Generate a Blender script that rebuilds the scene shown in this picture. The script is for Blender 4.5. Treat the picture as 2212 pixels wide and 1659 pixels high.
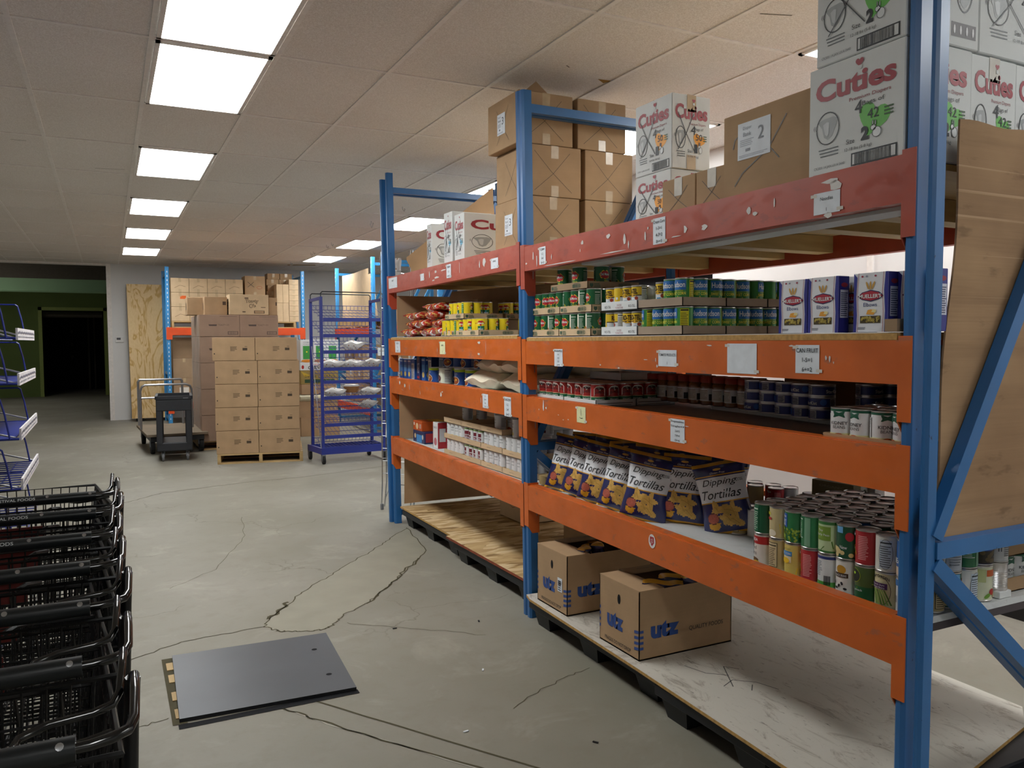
import bpy, math, random
from mathutils import Vector, Matrix
random.seed(7)
R = math.radians
scene = bpy.context.scene
for o in list(bpy.data.objects):
    bpy.data.objects.remove(o, do_unlink=True)
COL = scene.collection

# ------------------------------------------------------------------ camera
YAW, PIT, ROL = R(26.64), R(3.07), R(-0.24)
_f = Vector((math.sin(YAW)*math.cos(PIT), math.cos(YAW)*math.cos(PIT), -math.sin(PIT)))
_r = Vector((math.cos(YAW), -math.sin(YAW), 0)); _u = _r.cross(_f)
_r2 = _r*math.cos(ROL)+_u*math.sin(ROL); _u2 = -_r*math.sin(ROL)+_u*math.cos(ROL)
cam_data = bpy.data.cameras.new('camera'); cam = bpy.data.objects.new('camera', cam_data); COL.objects.link(cam)
m = Matrix.Identity(4)
for i in range(3):
    m[i][0] = _r2[i]; m[i][1] = _u2[i]; m[i][2] = -_f[i]
m[0][3], m[1][3], m[2][3] = 0, 0, 1.51
cam.matrix_world = m
cam_data.sensor_width = 36; cam_data.lens = 1741/2212*36; cam_data.clip_start = .05
scene.camera = cam

# ------------------------------------------------------------------ world, exposure
w = bpy.data.worlds.new('world'); scene.world = w; w.use_nodes = True
w.node_tree.nodes['Background'].inputs[0].default_value = (.8, .85, 1, 1)
w.node_tree.nodes['Background'].inputs[1].default_value = .02
scene.view_settings.view_transform = 'Standard'; scene.view_settings.look = 'None'
scene.view_settings.gamma = 1; scene.view_settings.use_curve_mapping = False
scene.view_settings.exposure = 0.6
LIGHT = 12.0         # radiance of the fluorescent panels
H = 3.021            # ceiling height
CX = [.239+.6096*i for i in range(-9, 17)]      # ceiling grid lines
CY = [4.44+1.2192*j for j in range(-6, 11)]

# ------------------------------------------------------------------ materials
MATS = {}
def srgb(c):
    if isinstance(c, str):
        c = [int(c[i:i+2], 16)/255 for i in (0, 2, 4)]
    return tuple((x/12.92 if x <= .04045 else ((x+.055)/1.055)**2.4) for x in c[:3])+(1,)
class NT:
    def __init__(s, mat):
        s.t = mat.node_tree; s.n = s.t.nodes; s.b = s.n['Principled BSDF']
        s.tc = s.n.new('ShaderNodeTexCoord')
    def noise(s, scale, detail=3, rough=.5, vec=None, stretch=None, coord='Object', dist=0):
        src = s.tc.outputs[coord]
        if stretch:
            mp = s.n.new('ShaderNodeMapping'); mp.inputs['Scale'].default_value = stretch
            s.t.links.new(src, mp.inputs[0]); src = mp.outputs[0]
        nz = s.n.new('ShaderNodeTexNoise'); nz.inputs['Scale'].default_value = scale
        nz.inputs['Detail'].default_value = detail; nz.inputs['Roughness'].default_value = rough
        nz.inputs['Distortion'].default_value = dist
        s.t.links.new(src, nz.inputs['Vector']); return nz.outputs['Fac']
    def ramp(s, fac, stops, interp='LINEAR'):
        r = s.n.new('ShaderNodeValToRGB'); s.t.links.new(fac, r.inputs[0])
        r.color_ramp.interpolation = interp
        e = r.color_ramp.elements
        while len(e) < len(stops): e.new(.5)
        for i, (p, c) in enumerate(stops):
            e[i].position = p; e[i].color = c if len(c) == 4 else c+(1,)
        return r.outputs[0]
    def mix(s, fac, a, b, mode='MIX'):
        x = s.n.new('ShaderNodeMix'); x.data_type = 'RGBA'; x.blend_type = mode
        for sock, val in ((x.inputs[0], fac), (x.inputs[6], a), (x.inputs[7], b)):
            if isinstance(val, (int, float, tuple)): sock.default_value = val
            else: s.t.links.new(val, sock)
        return x.outputs[2]
    def bump(s, fac, strength=.2, dist=.002):
        b = s.n.new('ShaderNodeBump'); b.inputs['Strength'].default_value = strength; b.inputs['Distance'].default_value = dist
        s.t.links.new(fac, b.inputs['Height']); s.t.links.new(b.outputs[0], s.b.inputs['Normal'])
    def col(s, c):
        if isinstance(c, tuple): s.b.inputs['Base Color'].default_value = c
        else: s.t.links.new(c, s.b.inputs['Base Color'])
def newmat(name, rough=.5, metal=0., spec=.5):
    mt = bpy.data.materials.new(name); mt.use_nodes = True
    n = NT(mt); n.b.inputs['Roughness'].default_value = rough; n.b.inputs['Metallic'].default_value = metal
    n.b.inputs['Specular IOR Level'].default_value = spec
    MATS[name] = mt; return mt, n
def flat(name, c, rough=.5, metal=0., spec=.5, var=.06, scale=25):
    if name in MATS: return name
    mt, n = newmat(name, rough, metal, spec)
    c = srgb(c); f = n.noise(scale, 3)
    a = tuple(min(1, x*(1+var)) for x in c[:3])+(1,); b = tuple(x*(1-var) for x in c[:3])+(1,)
    n.col(n.ramp(f, [(.3, b), (.7, a)])); return name
def C(hexc, rough=.45, spec=.4):
    """plain printed / painted colour"""
    return flat('ink_'+hexc+('_%d' % (rough*100)), hexc, rough, 0, spec, .03)

# cardboard
def cardboard(name, c, var=.1, lines=True):
    mt, n = newmat(name, .8, 0, .2); c = srgb(c)
    f = n.noise(6, 4); a = tuple(x*(1+var) for x in c[:3])+(1,); b = tuple(x*(1-var) for x in c[:3])+(1,)
    base = n.ramp(f, [(.3, b), (.7, a)])
    g = n.noise(1, 2, stretch=(4, 4, 170)); base = n.mix(.12, base, n.ramp(g, [(.35, b), (.65, a)]))
    n.col(base); n.bump(g, .12, .001)
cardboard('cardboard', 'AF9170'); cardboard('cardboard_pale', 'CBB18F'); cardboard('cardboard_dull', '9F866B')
cardboard('cardboard_grey', 'A3917F'); cardboard('carton_white', 'DDE0E0', .03)
mt, n = newmat('cardboard_dirty', .85, 0, .15)
base = n.ramp(n.noise(3, 3), [(.3, srgb('93765A')), (.7, srgb('AC8D6C'))])
base = n.mix(n.ramp(n.noise(1, 4, .6, stretch=(1.2, 1.2, 14)), [(.45, (0, 0, 0)), (.7, (.55,)*3)]), base, srgb('7E644C'))
base = n.mix(n.ramp(n.noise(1, 2, stretch=(.3, .3, 60)), [(.68, (0, 0, 0)), (.74, (.6,)*3)]), base, srgb('C2A585'))
base = n.mix(n.ramp(n.noise(5, 4, .6, stretch=(1, 1, 3)), [(.62, (0, 0, 0)), (.7, (.45,)*3)]), base, srgb('5E4A38'))
n.col(base); n.bump(n.noise(1, 2, stretch=(1, 1, 130)), .25, .002)
# worn orange beam paint
def beam_paint(name, c, scuff, wear):
    mt, n = newmat(name, .36, 0, .5); c = srgb(c)
    base = n.ramp(n.noise(5, 4), [(.3, tuple(x*.86 for x in c[:3])+(1,)), (.7, tuple(min(1, x*1.1) for x in c[:3])+(1,))])
    f2 = n.noise(9, 5, .6, stretch=(1, 1, 2.2)); base = n.mix(n.ramp(f2, [(.62, (0, 0, 0)), (.66, (wear,)*3)]), base, srgb(scuff))
    f3 = n.noise(60, 4, .7, stretch=(1, .3, 1.5)); base = n.mix(n.ramp(f3, [(.73, (0, 0, 0)), (.75, (.8,)*3)]), base, srgb('3A2A22'))
    n.col(base)
    n.t.links.new(n.ramp(f2, [(.4, (.3,)*3), (.7, (.55,)*3)]), n.b.inputs['Roughness'])
beam_paint('orange_paint', 'CE6422', 'A0644A', .6)
beam_paint('red_paint', 'AE4630', '8C4238', .5)
beam_paint('orange_bright', 'E0501C', 'C0603A', .3)
# red beams carry shreds of old tape
mt, n = MATS['red_paint'], None
def blue_paint(name, c, chips=True):
    mt, n = newmat(name, .33, 0, .5); c = srgb(c)
    base = n.ramp(n.noise(3, 3), [(.3, tuple(x*.85 for x in c[:3])+(1,)), (.7, tuple(min(1, x*1.12) for x in c[:3])+(1,))])
    if chips:
        f3 = n.noise(28, 5, .7, stretch=(1, 1, .5)); base = n.mix(n.ramp(f3, [(.69, (0, 0, 0)), (.71, (.85,)*3)]), base, srgb('10202E'))
    n.col(base)
blue_paint('blue_paint', '2B66A0'); blue_paint('blue_bright', '3C8CC8', False); blue_paint('navy_paint', '243284', False)
flat('steel_shelf_edge', '4A4245', .6)
# concrete floor
mt, n = newmat('concrete', .55, 0, .3)
big = n.ramp(n.noise(.55, 4, .55), [(.3, srgb('807C6E')), (.7, srgb('98948A'))])
f = n.noise(7, 6, .65); big = n.mix(n.ramp(f, [(.5, (0, 0, 0)), (.75, (.5,)*3)]), big, srgb('7E786A'))
f = n.noise(2.2, 5, .7, dist=.6); big = n.mix(n.ramp(f, [(.55, (0, 0, 0)), (.72, (.4,)*3)]), big, srgb('B0AC9F'))
f = n.noise(90, 3, .6); big = n.mix(n.ramp(f, [(.66, (0, 0, 0)), (.72, (.35,)*3)]), big, srgb('6A655A'))
vo = n.n.new('ShaderNodeTexVoronoi'); vo.feature = 'DISTANCE_TO_EDGE'; vo.inputs['Scale'].default_value = .62
mp = n.n.new('ShaderNodeMapping'); n.t.links.new(n.tc.outputs['Object'], mp.inputs[0])
wz = n.n.new('ShaderNodeTexNoise'); wz.inputs['Scale'].default_value = 2.5; wz.inputs['Detail'].default_value = 6
n.t.links.new(n.tc.outputs['Object'], wz.inputs[0])
wa = n.n.new('ShaderNodeVectorMath'); wa.operation = 'MULTIPLY_ADD'; wa.inputs[1].default_value = (.5, .5, .5)
n.t.links.new(wz.outputs['Color'], wa.inputs[0]); n.t.links.new(mp.outputs[0], wa.inputs[2]); n.t.links.new(wa.outputs[0], vo.inputs['Vector'])
msk = n.noise(.8, 2)
ck = n.ramp(vo.outputs['Distance'], [(.0, (.55,)*3), (.0035, (0, 0, 0))])
mm = n.n.new('ShaderNodeMath'); mm.operation = 'MULTIPLY'; n.t.links.new(ck, mm.inputs[0]); n.t.links.new(n.ramp(msk, [(.5, (0, 0, 0)), (.55, (1, 1, 1))]), mm.inputs[1])
big = n.mix(mm.outputs[0], big, srgb('575246'))
n.col(big); n.bump(n.noise(40, 4), .15, .002)
flat('concrete_patch', '938F80', .6, 0, .3, .06, 6); flat('crack', '55503F', .9, 0, .1)
flat('crack_light', 'B9B6A8', .9, 0, .1)
# ceiling tile
mt, n = newmat('ceiling_tile', .9, 0, .1)
base = n.ramp(n.noise(170, 2, .5), [(.42, srgb('D6CFC8')), (.6, srgb('F2EEEA'))])
base = n.mix(.35, base, n.ramp(n.noise(.9, 3), [(.3, srgb('E0D8D0')), (.7, srgb('F0EBE6'))]))
n.col(base)
flat('grid_white', 'EAE5E0', .6); flat('wall_white', 'E2E1E0', .7, 0, .2, .03, 2); flat('wall_green', '6E7F4A', .8, 0, .2, .08, 1.5)
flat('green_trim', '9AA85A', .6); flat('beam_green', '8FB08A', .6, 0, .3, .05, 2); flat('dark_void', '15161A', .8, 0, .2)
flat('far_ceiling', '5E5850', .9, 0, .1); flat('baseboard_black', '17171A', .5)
def emis(name, c, s):
    mt = bpy.data.materials.new(name); mt.use_nodes = True; b = mt.node_tree.nodes['Principled BSDF']
    b.inputs['Base Color'].default_value = (.9, .9, .9, 1)
    b.inputs['Emission Color'].default_value = c; b.inputs['Emission Strength'].default_value = s; MATS[name] = mt
emis('panel_glow', (.985, 1, .985, 1), LIGHT)
emis('added_fill_glow', (1, .97, .9, 1), 7)  # glow of the two lamps added to brighten the green room
# wood
def wood(name, c1, c2, rings=True, stretch=(1, 1, .18), scale=7, mult=14):
    mt, n = newmat(name, .6, 0, .3)
    f = n.noise(scale, 3, .5, stretch=stretch, dist=1.4)
    wv = n.n.new('ShaderNodeMath'); wv.operation = 'MULTIPLY'; wv.inputs[1].default_value = mult; n.t.links.new(f, wv.inputs[0])
    sn = n.n.new('ShaderNodeMath'); sn.operation = 'SINE'; n.t.links.new(wv.outputs[0], sn.inputs[0])
    base = n.ramp(sn.outputs[0], [(.25, srgb(c1)), (.9, srgb(c2))]) if rings else n.ramp(f, [(.3, srgb(c1)), (.7, srgb(c2))])
    base = n.mix(.25, base, n.ramp(n.noise(60, 3, stretch=stretch), [(.3, srgb(c2)), (.7, srgb(c1))]))
    n.col(base)
wood('plywood_figured', 'ECCF9E', 'CBA05C', True, (1, 1, .30), 3.2, 46)
wood('plywood_board', 'C9A066', 'A8824E', False, (.3, 1, 1)); wood('lumber', 'C4A872', 'A58A56', False, (.15, 1, 1)); wood('pallet_wood', 'CDAF7C', 'A2865A', False, (.2, .2, 1))
flat('plywood_edge', 'B9935A', .8, 0, .2, .2, 60)
# osb
mt, n = newmat('osb', .75, 0, .2)
vo = n.n.new('ShaderNodeTexVoronoi'); vo.inputs['Scale'].default_value = 17
mp = n.n.new('ShaderNodeMapping'); mp.inputs['Scale'].default_value = (.45, 1.6, 1); mp.inputs['Rotation'].default_value = (0, 0, .25)
n.t.links.new(n.tc.outputs['Object'], mp.inputs[0]); n.t.links.new(mp.outputs[0], vo.inputs['Vector'])
sx = n.n.new('ShaderNodeSeparateColor'); n.t.links.new(vo.outputs['Color'], sx.inputs[0])
base = n.ramp(sx.outputs[0], [(0, srgb('7E5E38')), (.25, srgb('B08E5E')), (.6, srgb('CDAF80')), (1, srgb('EAD4AC'))])
n.col(n.mix(.3, base, n.ramp(n.noise(30, 4, stretch=(.4, 1.5, 1)), [(.3, srgb('9A7A50')), (.7, srgb('D0B488'))])))
# scuffed white board
def scuffed(name, base_c, d1, amt):
    mt, n = newmat(name, .5, 0, .4)
    b = n.ramp(n.noise(2, 4), [(.3, tuple(x*.85 for x in srgb(base_c)[:3])), (.7, srgb(base_c))])
    f = n.noise(12, 6, .75, stretch=(1, .35, 1), dist=1.0); b = n.mix(n.ramp(f, [(.54, (0, 0, 0)), (.66, (amt,)*3)]), b, srgb(d1))
    f = n.noise(70, 4, .7, stretch=(1, .25, 1)); b = n.mix(n.ramp(f, [(.62, (0, 0, 0)), (.7, (amt*.9,)*3)]), b, srgb('4A4038'))
    n.col(b)
scuffed('white_scuffed', 'CFCABF', '8A7F72', .75); scuffed('white_melamine', 'DADDDD', 'B8B8B4', .3)
scuffed('grey_melamine', 'A8A1A0', '8A8280', .3)
flat('black_plastic', '1E2024', .5, 0, .4); flat('dark_steel', '484B50', .42, .35, .5, .1, 3); flat('black_rubber', '0E0E10', .8)
flat('caster_grey', '7C7F84', .5, .3); flat('chrome', 'C8CBD0', .22, 1.0); flat('chrome_dull', '9FA0A4', .35, .9)
flat('can_metal', 'CFCDCC', .3, 1.0); flat('black_chrome', '060708', .14, 0, .7); flat('black_grip', '14181A', .28, 0, .5)
flat('cart_black', '0A0B0E', .3, 0, .45)
flat('paper', 'DDE3EA', .7); flat('paper_yellow', 'E3E4B4', .7); flat('tape', 'D9D5CC', .15, 0, .9)

# ------------------------------------------------------------------ mesh builder
TXT = {}
def glyphs(s, bold=0., shear=0.):
    k = (s, bold, shear)
    if k in TXT: return TXT[k]
    cu = bpy.data.curves.new('t', 'FONT'); cu.body = s; cu.size = 1; cu.resolution_u = 3; cu.offset = bold; cu.shear = shear
    ob = bpy.data.objects.new('t', cu); me = ob.to_mesh()
    vs = [(v.co.x, v.co.y) for v in me.vertices]; fs = [tuple(p.vertices) for p in me.polygons]
    ob.to_mesh_clear(); bpy.data.objects.remove(ob); bpy.data.curves.remove(cu)
    if vs:
        x0 = min(a for a, b in vs); x1 = max(a for a, b in vs); y0 = min(b for a, b in vs); y1 = max(b for a, b in vs)
        vs = [(a-x0, b-y0) for a, b in vs]
        TXT[k] = (vs, fs, x1-x0, y1-y0)
    else: TXT[k] = ([], [], 1, 1)
    return TXT[k]
class Plane:
    def __init__(s, O, U, V):
        s.O = Vector(O); s.U = Vector(U).normalized(); s.V = Vector(V).normalized(); s.N = s.U.cross(s.V); s.r = None
    def P(s, x, y, off): return s.O+s.U*x+s.V*y+s.N*off
class Cyl:
    def __init__(s, c, r, a0): s.c = Vector(c); s.r = r; s.a0 = a0
    def P(s, x, y, off):
        a = s.a0+x/s.r; rr = s.r+off
        return Vector((s.c.x+rr*math.cos(a), s.c.y+rr*math.sin(a), s.c.z+y))
class Func:
    def __init__(s, fn): s.fn = fn; s.r = None
    def P(s, x, y, off): return s.fn(x, y, off)
class MB:
    def __init__(s): s.v = []; s.f = []; s.m = []; s.mats = []; s.L = 1
    def mi(s, mat):
        if mat not in s.mats: s.mats.append(mat)
        return s.mats.index(mat)
    def add(s, vs, fs, mat):
        b = len(s.v); i = s.mi(mat); s.v += [tuple(p) for p in vs]
        for f in fs: s.f.append(tuple(b+k for k in f)); s.m.append(i)
    def poly(s, pts, mat): s.add(pts, [tuple(range(len(pts)))], mat)
    def box(s, x0, y0, z0, x1, y1, z1, mat, b=0., M=None, sh=None):
        if b <= 0:
            vs = [(x, y, z) for z in (z0, z1) for y in (y0, y1) for x in (x0, x1)]
            fs = [(0, 2, 3, 1), (4, 5, 7, 6), (0, 1, 5, 4), (2, 6, 7, 3), (0, 4, 6, 2), (1, 3, 7, 5)]
        else:
            vs = []; ix = {}
            for a, X in ((0, x0), (1, x1)):
                for c, Y in ((0, y0), (1, y1)):
                    for d, Z in ((0, z0), (1, z1)):
                        sx = b if a == 0 else -b; sy = b if c == 0 else -b; sz = b if d == 0 else -b
                        for k, p in enumerate(((X, Y+sy, Z+sz), (X+sx, Y, Z+sz), (X+sx, Y+sy, Z))):
                            ix[(a, c, d, k)] = len(vs); vs.append(p)
            I = lambda a, c, d, k: ix[(a, c, d, k)]
            fs = []
            for a in (0, 1):
                q = [I(a, 0, 0, 0), I(a, 1, 0, 0), I(a, 1, 1, 0), I(a, 0, 1, 0)]; fs.append(tuple(q if a else q[::-1]))
                q = [I(0, a, 0, 1), I(1, a, 0, 1), I(1, a, 1, 1), I(0, a, 1, 1)]; fs.append(tuple(q if not a else q[::-1]))
                q = [I(0, 0, a, 2), I(1, 0, a, 2), I(1, 1, a, 2), I(0, 1, a, 2)]; fs.append(tuple(q if a else q[::-1]))
            for a in (0, 1):
                for c in (0, 1):
                    fs.append((I(a, c, 0, 0), I(a, c, 1, 0), I(a, c, 1, 1), I(a, c, 0, 1)))
                    fs.append((I(a, 0, c, 0), I(a, 1, c, 0), I(a, 1, c, 2), I(a, 0, c, 2)))
                    fs.append((I(0, a, c, 1), I(1, a, c, 1), I(1, a, c, 2), I(0, a, c, 2)))
            for a in (0, 1):
                for c in (0, 1):
                    for d in (0, 1): fs.append((I(a, c, d, 0), I(a, c, d, 1), I(a, c, d, 2)))
        if sh: vs = [sh(*p) for p in vs]
        if M is not None: vs = [M @ Vector(p) for p in vs]
        s.add(vs, fs, mat)
    def bar(s, p0, p1, w, h, mat, up=(0, 0, 1)):
        p0 = Vector(p0); p1 = Vector(p1); d = (p1-p0).normalized(); up = Vector(up)
        a = d.cross(up)
        if a.length < 1e-4: a = d.cross(Vector((0, 1, 0)))
        a.normalize(); b = a.cross(d); a *= w/2; b *= h/2
        vs = [p0-a-b, p0+a-b, p0+a+b, p0-a+b, p1-a-b, p1+a-b, p1+a+b, p1-a+b]
        s.add(vs, [(0, 3, 2, 1), (4, 5, 6, 7), (0, 1, 5, 4), (1, 2, 6, 5), (2, 3, 7, 6), (3, 0, 4, 7)], mat)
    def tube(s, pts, r, mat, n=6, closed=False, cap=True):
        pts = [Vector(p) for p in pts]; N = len(pts); rings = []
        ref = None
        for i, p in enumerate(pts):
            if closed: t = (pts[(i+1) % N]-pts[i-1]).normalized()
            elif i == 0: t = (pts[1]-p).normalized()
            elif i == N-1: t = (p-pts[i-1]).normalized()
            else:
                t = ((pts[i+1]-p).normalized()+(p-pts[i-1]).normalized())
                t = t.normalized() if t.length > 1e-6 else (p-pts[i-1]).normalized()
            if ref is None:
                ref = t.cross(Vector((0, 0, 1)))
                if ref.length < .05: ref = t.cross(Vector((1, 0, 0)))
            a = (ref-t*ref.dot(t)).normalized(); ref = a; b = t.cross(a)
            rr = r[i] if isinstance(r, (list, tuple)) else r
            rings.append([p+(a*math.cos(2*math.pi*k/n)+b*math.sin(2*math.pi*k/n))*rr for k in range(n)])
        vs = [q for g in rings for q in g]; fs = []
        M_ = N if closed else N-1
        for i in range(M_):
            j = (i+1) % N
            for k in range(n): fs.append((i*n+k, i*n+(k+1) % n, j*n+(k+1) % n, j*n+k))
        if cap and not closed: fs += [tuple(range(n))[::-1], tuple((N-1)*n+k for k in range(n))]
        s.add(vs, fs, mat)
    def lathe(s, prof, mat, n=24, c=(0, 0, 0), axis='z', cap=(True, True)):
        """prof: (r, z, [mat]) rows; mat of a row colours the band that starts there"""
        c = Vector(c)
        def P(r, z, a):
            x, y = r*math.cos(a), r*math.sin(a)
            return c+(Vector((x, y, z)) if axis == 'z' else Vector((z, x, y)) if axis == 'x' else Vector((x, z, y)))
        vs = [P(p[0], p[1], 2*math.pi*k/n) for p in prof for k in range(n)]
        b = len(s.v); s.v += [tuple(p) for p in vs]
        for i in range(len(prof)-1):
            mi = s.mi(prof[i][2] if len(prof[i]) > 2 else mat)
            for k in range(n):
                s.f.append((b+i*n+k, b+i*n+(k+1) % n, b+(i+1)*n+(k+1) % n, b+(i+1)*n+k)); s.m.append(mi)
        mi = s.mi(mat)
        if cap[0]: s.f.append(tuple(b+k for k in range(n))[::-1]); s.m.append(mi)
        if cap[1]: s.f.append(tuple(b+(len(prof)-1)*n+k for k in range(n))); s.m.append(s.mi(prof[-1][2]) if len(prof[-1]) > 2 else mi)
    def grid(s, fn, nu, nv, mat, closed_u=False):
        vs = [fn(i/nu, j/nv) for j in range(nv+1) for i in range(nu+1)]
        s.add(vs, [(j*(nu+1)+i, j*(nu+1)+i+1, (j+1)*(nu+1)+i+1, (j+1)*(nu+1)+i) for j in range(nv) for i in range(nu)], mat)
    # ---- printing on a surface
    def off(s, k): return .0006*k
    def rect(s, S, x, y, w_, h_, mat, k=1, sub=None):
        n_ = sub or (max(1, math.ceil(w_/(S.r*.22))) if S.r else 1)
        o = s.off(k); vs = []
        for i in range(n_+1):
            vs += [S.P(x+w_*i/n_, y, o), S.P(x+w_*i/n_, y+h_, o)]
        s.add(vs, [(2*i, 2*i+2, 2*i+3, 2*i+1) for i in range(n_)], mat)
    def shape(s, S, pts, mat, k=1):
        o = s.off(k); cx = sum(p[0] for p in pts)/len(pts); cy = sum(p[1] for p in pts)/len(pts)
        vs = [S.P(cx, cy, o)]+[S.P(p[0], p[1], o) for p in pts]; n_ = len(pts)
        s.add(vs, [(0, i+1, (i+1) % n_+1) for i in range(n_)], mat)
    def ell(s, S, x, y, a, b, mat, k=1, n=20, rot=0.):
        s.shape(S, [(x+a*math.cos(t)*math.cos(rot)-b*math.sin(t)*math.sin(rot), y+a*math.cos(t)*math.sin(rot)+b*math.sin(t)*math.cos(rot)) for t in [2*math.pi*i/n for i in range(n)]], mat, k)
    def ring(s, S, x, y, a, b, t_, mat, k=1, n=28):
        o = s.off(k); vs = []
        for i in range(n):
            t = 2*math.pi*i/n; vs += [S.P(x+a*math.cos(t), y+b*math.sin(t), o), S.P(x+(a-t_)*math.cos(t), y+(b-t_)*math.sin(t), o)]
        s.add(vs, [(2*i, (2*i+2) % (2*n), (2*i+3) % (2*n), 2*i+1) for i in range(n)], mat)
    def line(s, S, pts, wd, mat, k=1):
        o = s.off(k)
        for (x0, y0), (x1, y1) in zip(pts[:-1], pts[1:]):
            L_ = math.hypot(x1-x0, y1-y0) or 1e-6; nx, ny = -(y1-y0)/L_*wd/2, (x1-x0)/L_*wd/2
            s.add([S.P(x0+nx, y0+ny, o), S.P(x0-nx, y0-ny, o), S.P(x1-nx, y1-ny, o), S.P(x1+nx, y1+ny, o)], [(0, 1, 2, 3)], mat)
    def heart(s, S, x, y, sz, mat, k=1, rot=0.):
        pts = []
        for i in range(28):
            t = 2*math.pi*i/28; a = 16*math.sin(t)**3/17; b = (13*math.cos(t)-5*math.cos(2*t)-2*math.cos(3*t)-math.cos(4*t))/17
            pts.append((x+sz*(a*math.cos(rot)-b*math.sin(rot)), y+sz*(a*math.sin(rot)+b*math.cos(rot))))
        s.shape(S, pts, mat, k)
    def text(s, S, t, x, y, h_, mat, w_=None, al='c', k=2, bold=.0, shear=0., arc=0.):
        vs, fs, W, Hh = glyphs(t, bold, shear)
        if not vs: return
        sc = h_/Hh; sx = w_/W if w_ else sc; tw = W*sx
        ox = x-(tw/2 if al == 'c' else tw if al == 'r' else 0); o = s.off(k)
        def q(a, b):
            X = ox+a*sx; Y = y+b*sc
            if arc: Y += arc*(1-((X-x)/(tw/2))**2)
            return S.P(X, Y, o)
        s.add([q(a, b) for a, b in vs], fs, mat)
    def lines(s, S, x, y, w_, h_, n, mat, k=1, rag=.25, fill=.5):
        rnd = random.Random(int(abs(x*7919+y*1049)*1000)+n)
        for i in range(n):
            ww = w_*(1-rag*rnd.random()); s.rect(S, x, y+h_-(i+1)*h_/n, ww, h_/n*fill, mat, k, sub=None)
    def barcode(s, S, x, y, w_, h_, mat, k=1, n=16):
        rnd = random.Random(5); xx = 0
        while xx < w_*.97:
            bw = w_/n*rnd.choice((.25, .4, .6)); s.rect(S, x+xx, y, min(bw, w_-xx), h_, mat, k); xx += bw+w_/n*rnd.choice((.25, .4))
    def build(s, name, parent=None, loc=None, smooth=None, rotz=0.):
        me = bpy.data.meshes.new(name); me.from_pydata(s.v, [], s.f)
        for mname in s.mats: me.materials.append(MATS[mname])
        me.polygons.foreach_set('material_index', s.m)
        if smooth:
            me.polygons.foreach_set('use_smooth', [True]*len(s.f)); me.update(); me.set_sharp_from_angle(angle=R(smooth))
        me.update()
        o = bpy.data.objects.new(name, me); COL.objects.link(o)
        if parent is not None: o.parent = parent
        if loc is not None: o.location = loc
        if rotz: o.rotation_euler.z = rotz
        return o
def tag(o, label=None, cat=None, group=None, kind=None):
    if label: o['label'] = label
    if cat: o['category'] = cat
    if group: o['group'] = group
    if kind: o['kind'] = kind
    return o
def thing(name, label, cat, loc=(0, 0, 0), rotz=0., group=None):
    o = bpy.data.objects.new(name, None); COL.objects.link(o); o.empty_display_size = .05
    o.location = loc; o.rotation_euler = (0, 0, rotz); return tag(o, label, cat, group)
def dup(src, loc, rotz=0., label=None, group=None):
    def cp(o, par):
        c = o.copy(); COL.objects.link(c); c.parent = par
        for ch in o.children: cp(ch, c)
        return c
    c = cp(src, None); c.location = loc; c.rotation_euler = (0, 0, rotz) if not isinstance(rotz, tuple) else rotz
    if label: c['label'] = label
    if group: c['group'] = group
    return c
def struct(mb, name, **k): return tag(mb.build(name, **k), kind='structure')
ORD = ['first', 'second', 'third', 'fourth', 'fifth', 'sixth', 'seventh', 'eighth', 'ninth', 'tenth', 'eleventh', 'twelfth', 'thirteenth', 'fourteenth', 'fifteenth', 'sixteenth']
# ================================================================== ROOM
mb = MB()
mb.box(-7, -4, -.1, 9.5, 32, 0, 'concrete')
FS = Plane((0, 0, 0), (1, 0, 0), (0, 1, 0))
patch = [(.702, 4.348), (.75, 4.25), (.809, 4.217), (.9, 4.17), (.977, 4.16), (1.05, 4.22), (1.113, 4.331), (1.325, 4.488), (1.5, 4.72), (1.676, 4.934), (2.013, 5.409), (2.135, 6.159), (1.95, 5.95), (1.756, 5.691), (1.45, 5.36), (1.196, 5.069), (.96, 4.772), (.778, 4.504)]
mb.shape(FS, patch, 'concrete_patch', 1)
def crack(pts, wd, mat='crack', k=2, jit=.012, n=8):
    rnd = random.Random(int(pts[0][0]*1000)); q = []
    for a, b in zip(pts[:-1], pts[1:]):
        for i in range(n): t = i/n; q.append((a[0]+(b[0]-a[0])*t+rnd.uniform(-jit, jit), a[1]+(b[1]-a[1])*t+rnd.uniform(-jit, jit)))
    q.append(pts[-1]); mb.line(FS, q, wd, mat, k)
crack(patch+[patch[0]], .007)
crack([(1.3, 4.47), (1.65, 4.92), (1.9, 5.25)], .012, jit=.02); crack([(.75, 4.47), (.9, 4.7)], .02, jit=.02)
crack([(.02, 4.15), (.3, 4.32), (.702, 4.348)], .006); crack([(.13, 8.384), (.452, 8.739), (1.388, 8.995), (1.944, 9.036), (3.294, 9.475)], .01)
crack([(-.3, 8.3), (.13, 8.384)], .01); crack([(1.1, 4.2), (1.35, 4.0), (1.7, 3.7)], .003); crack([(1.45, 2.9), (1.75, 3.05), (1.95, 3.1)], .004)
crack([(.3, 5.3), (.6, 5.6), (.9, 6.4), (1.0, 7.2)], .003); crack([(.02, 3.4), (.18, 3.45)], .004)
crack([(.74, 3.339), (1.318, 2.443), (1.8, 1.7)], .009, jit=.002); crack([(.591, 3.357), (.75, 3.1), (1.143, 2.533), (1.6, 1.8)], .009, jit=.008)
crack([(.60, 3.33), (.76, 3.08), (1.15, 2.50), (1.6, 1.78)], .005, 'crack_light', jit=.006)
struct(mb, 'floor')
mb = MB(); mb.box(CX[0], CY[0], H, 9.4, 17.45, H+.08, 'ceiling_tile')
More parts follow.
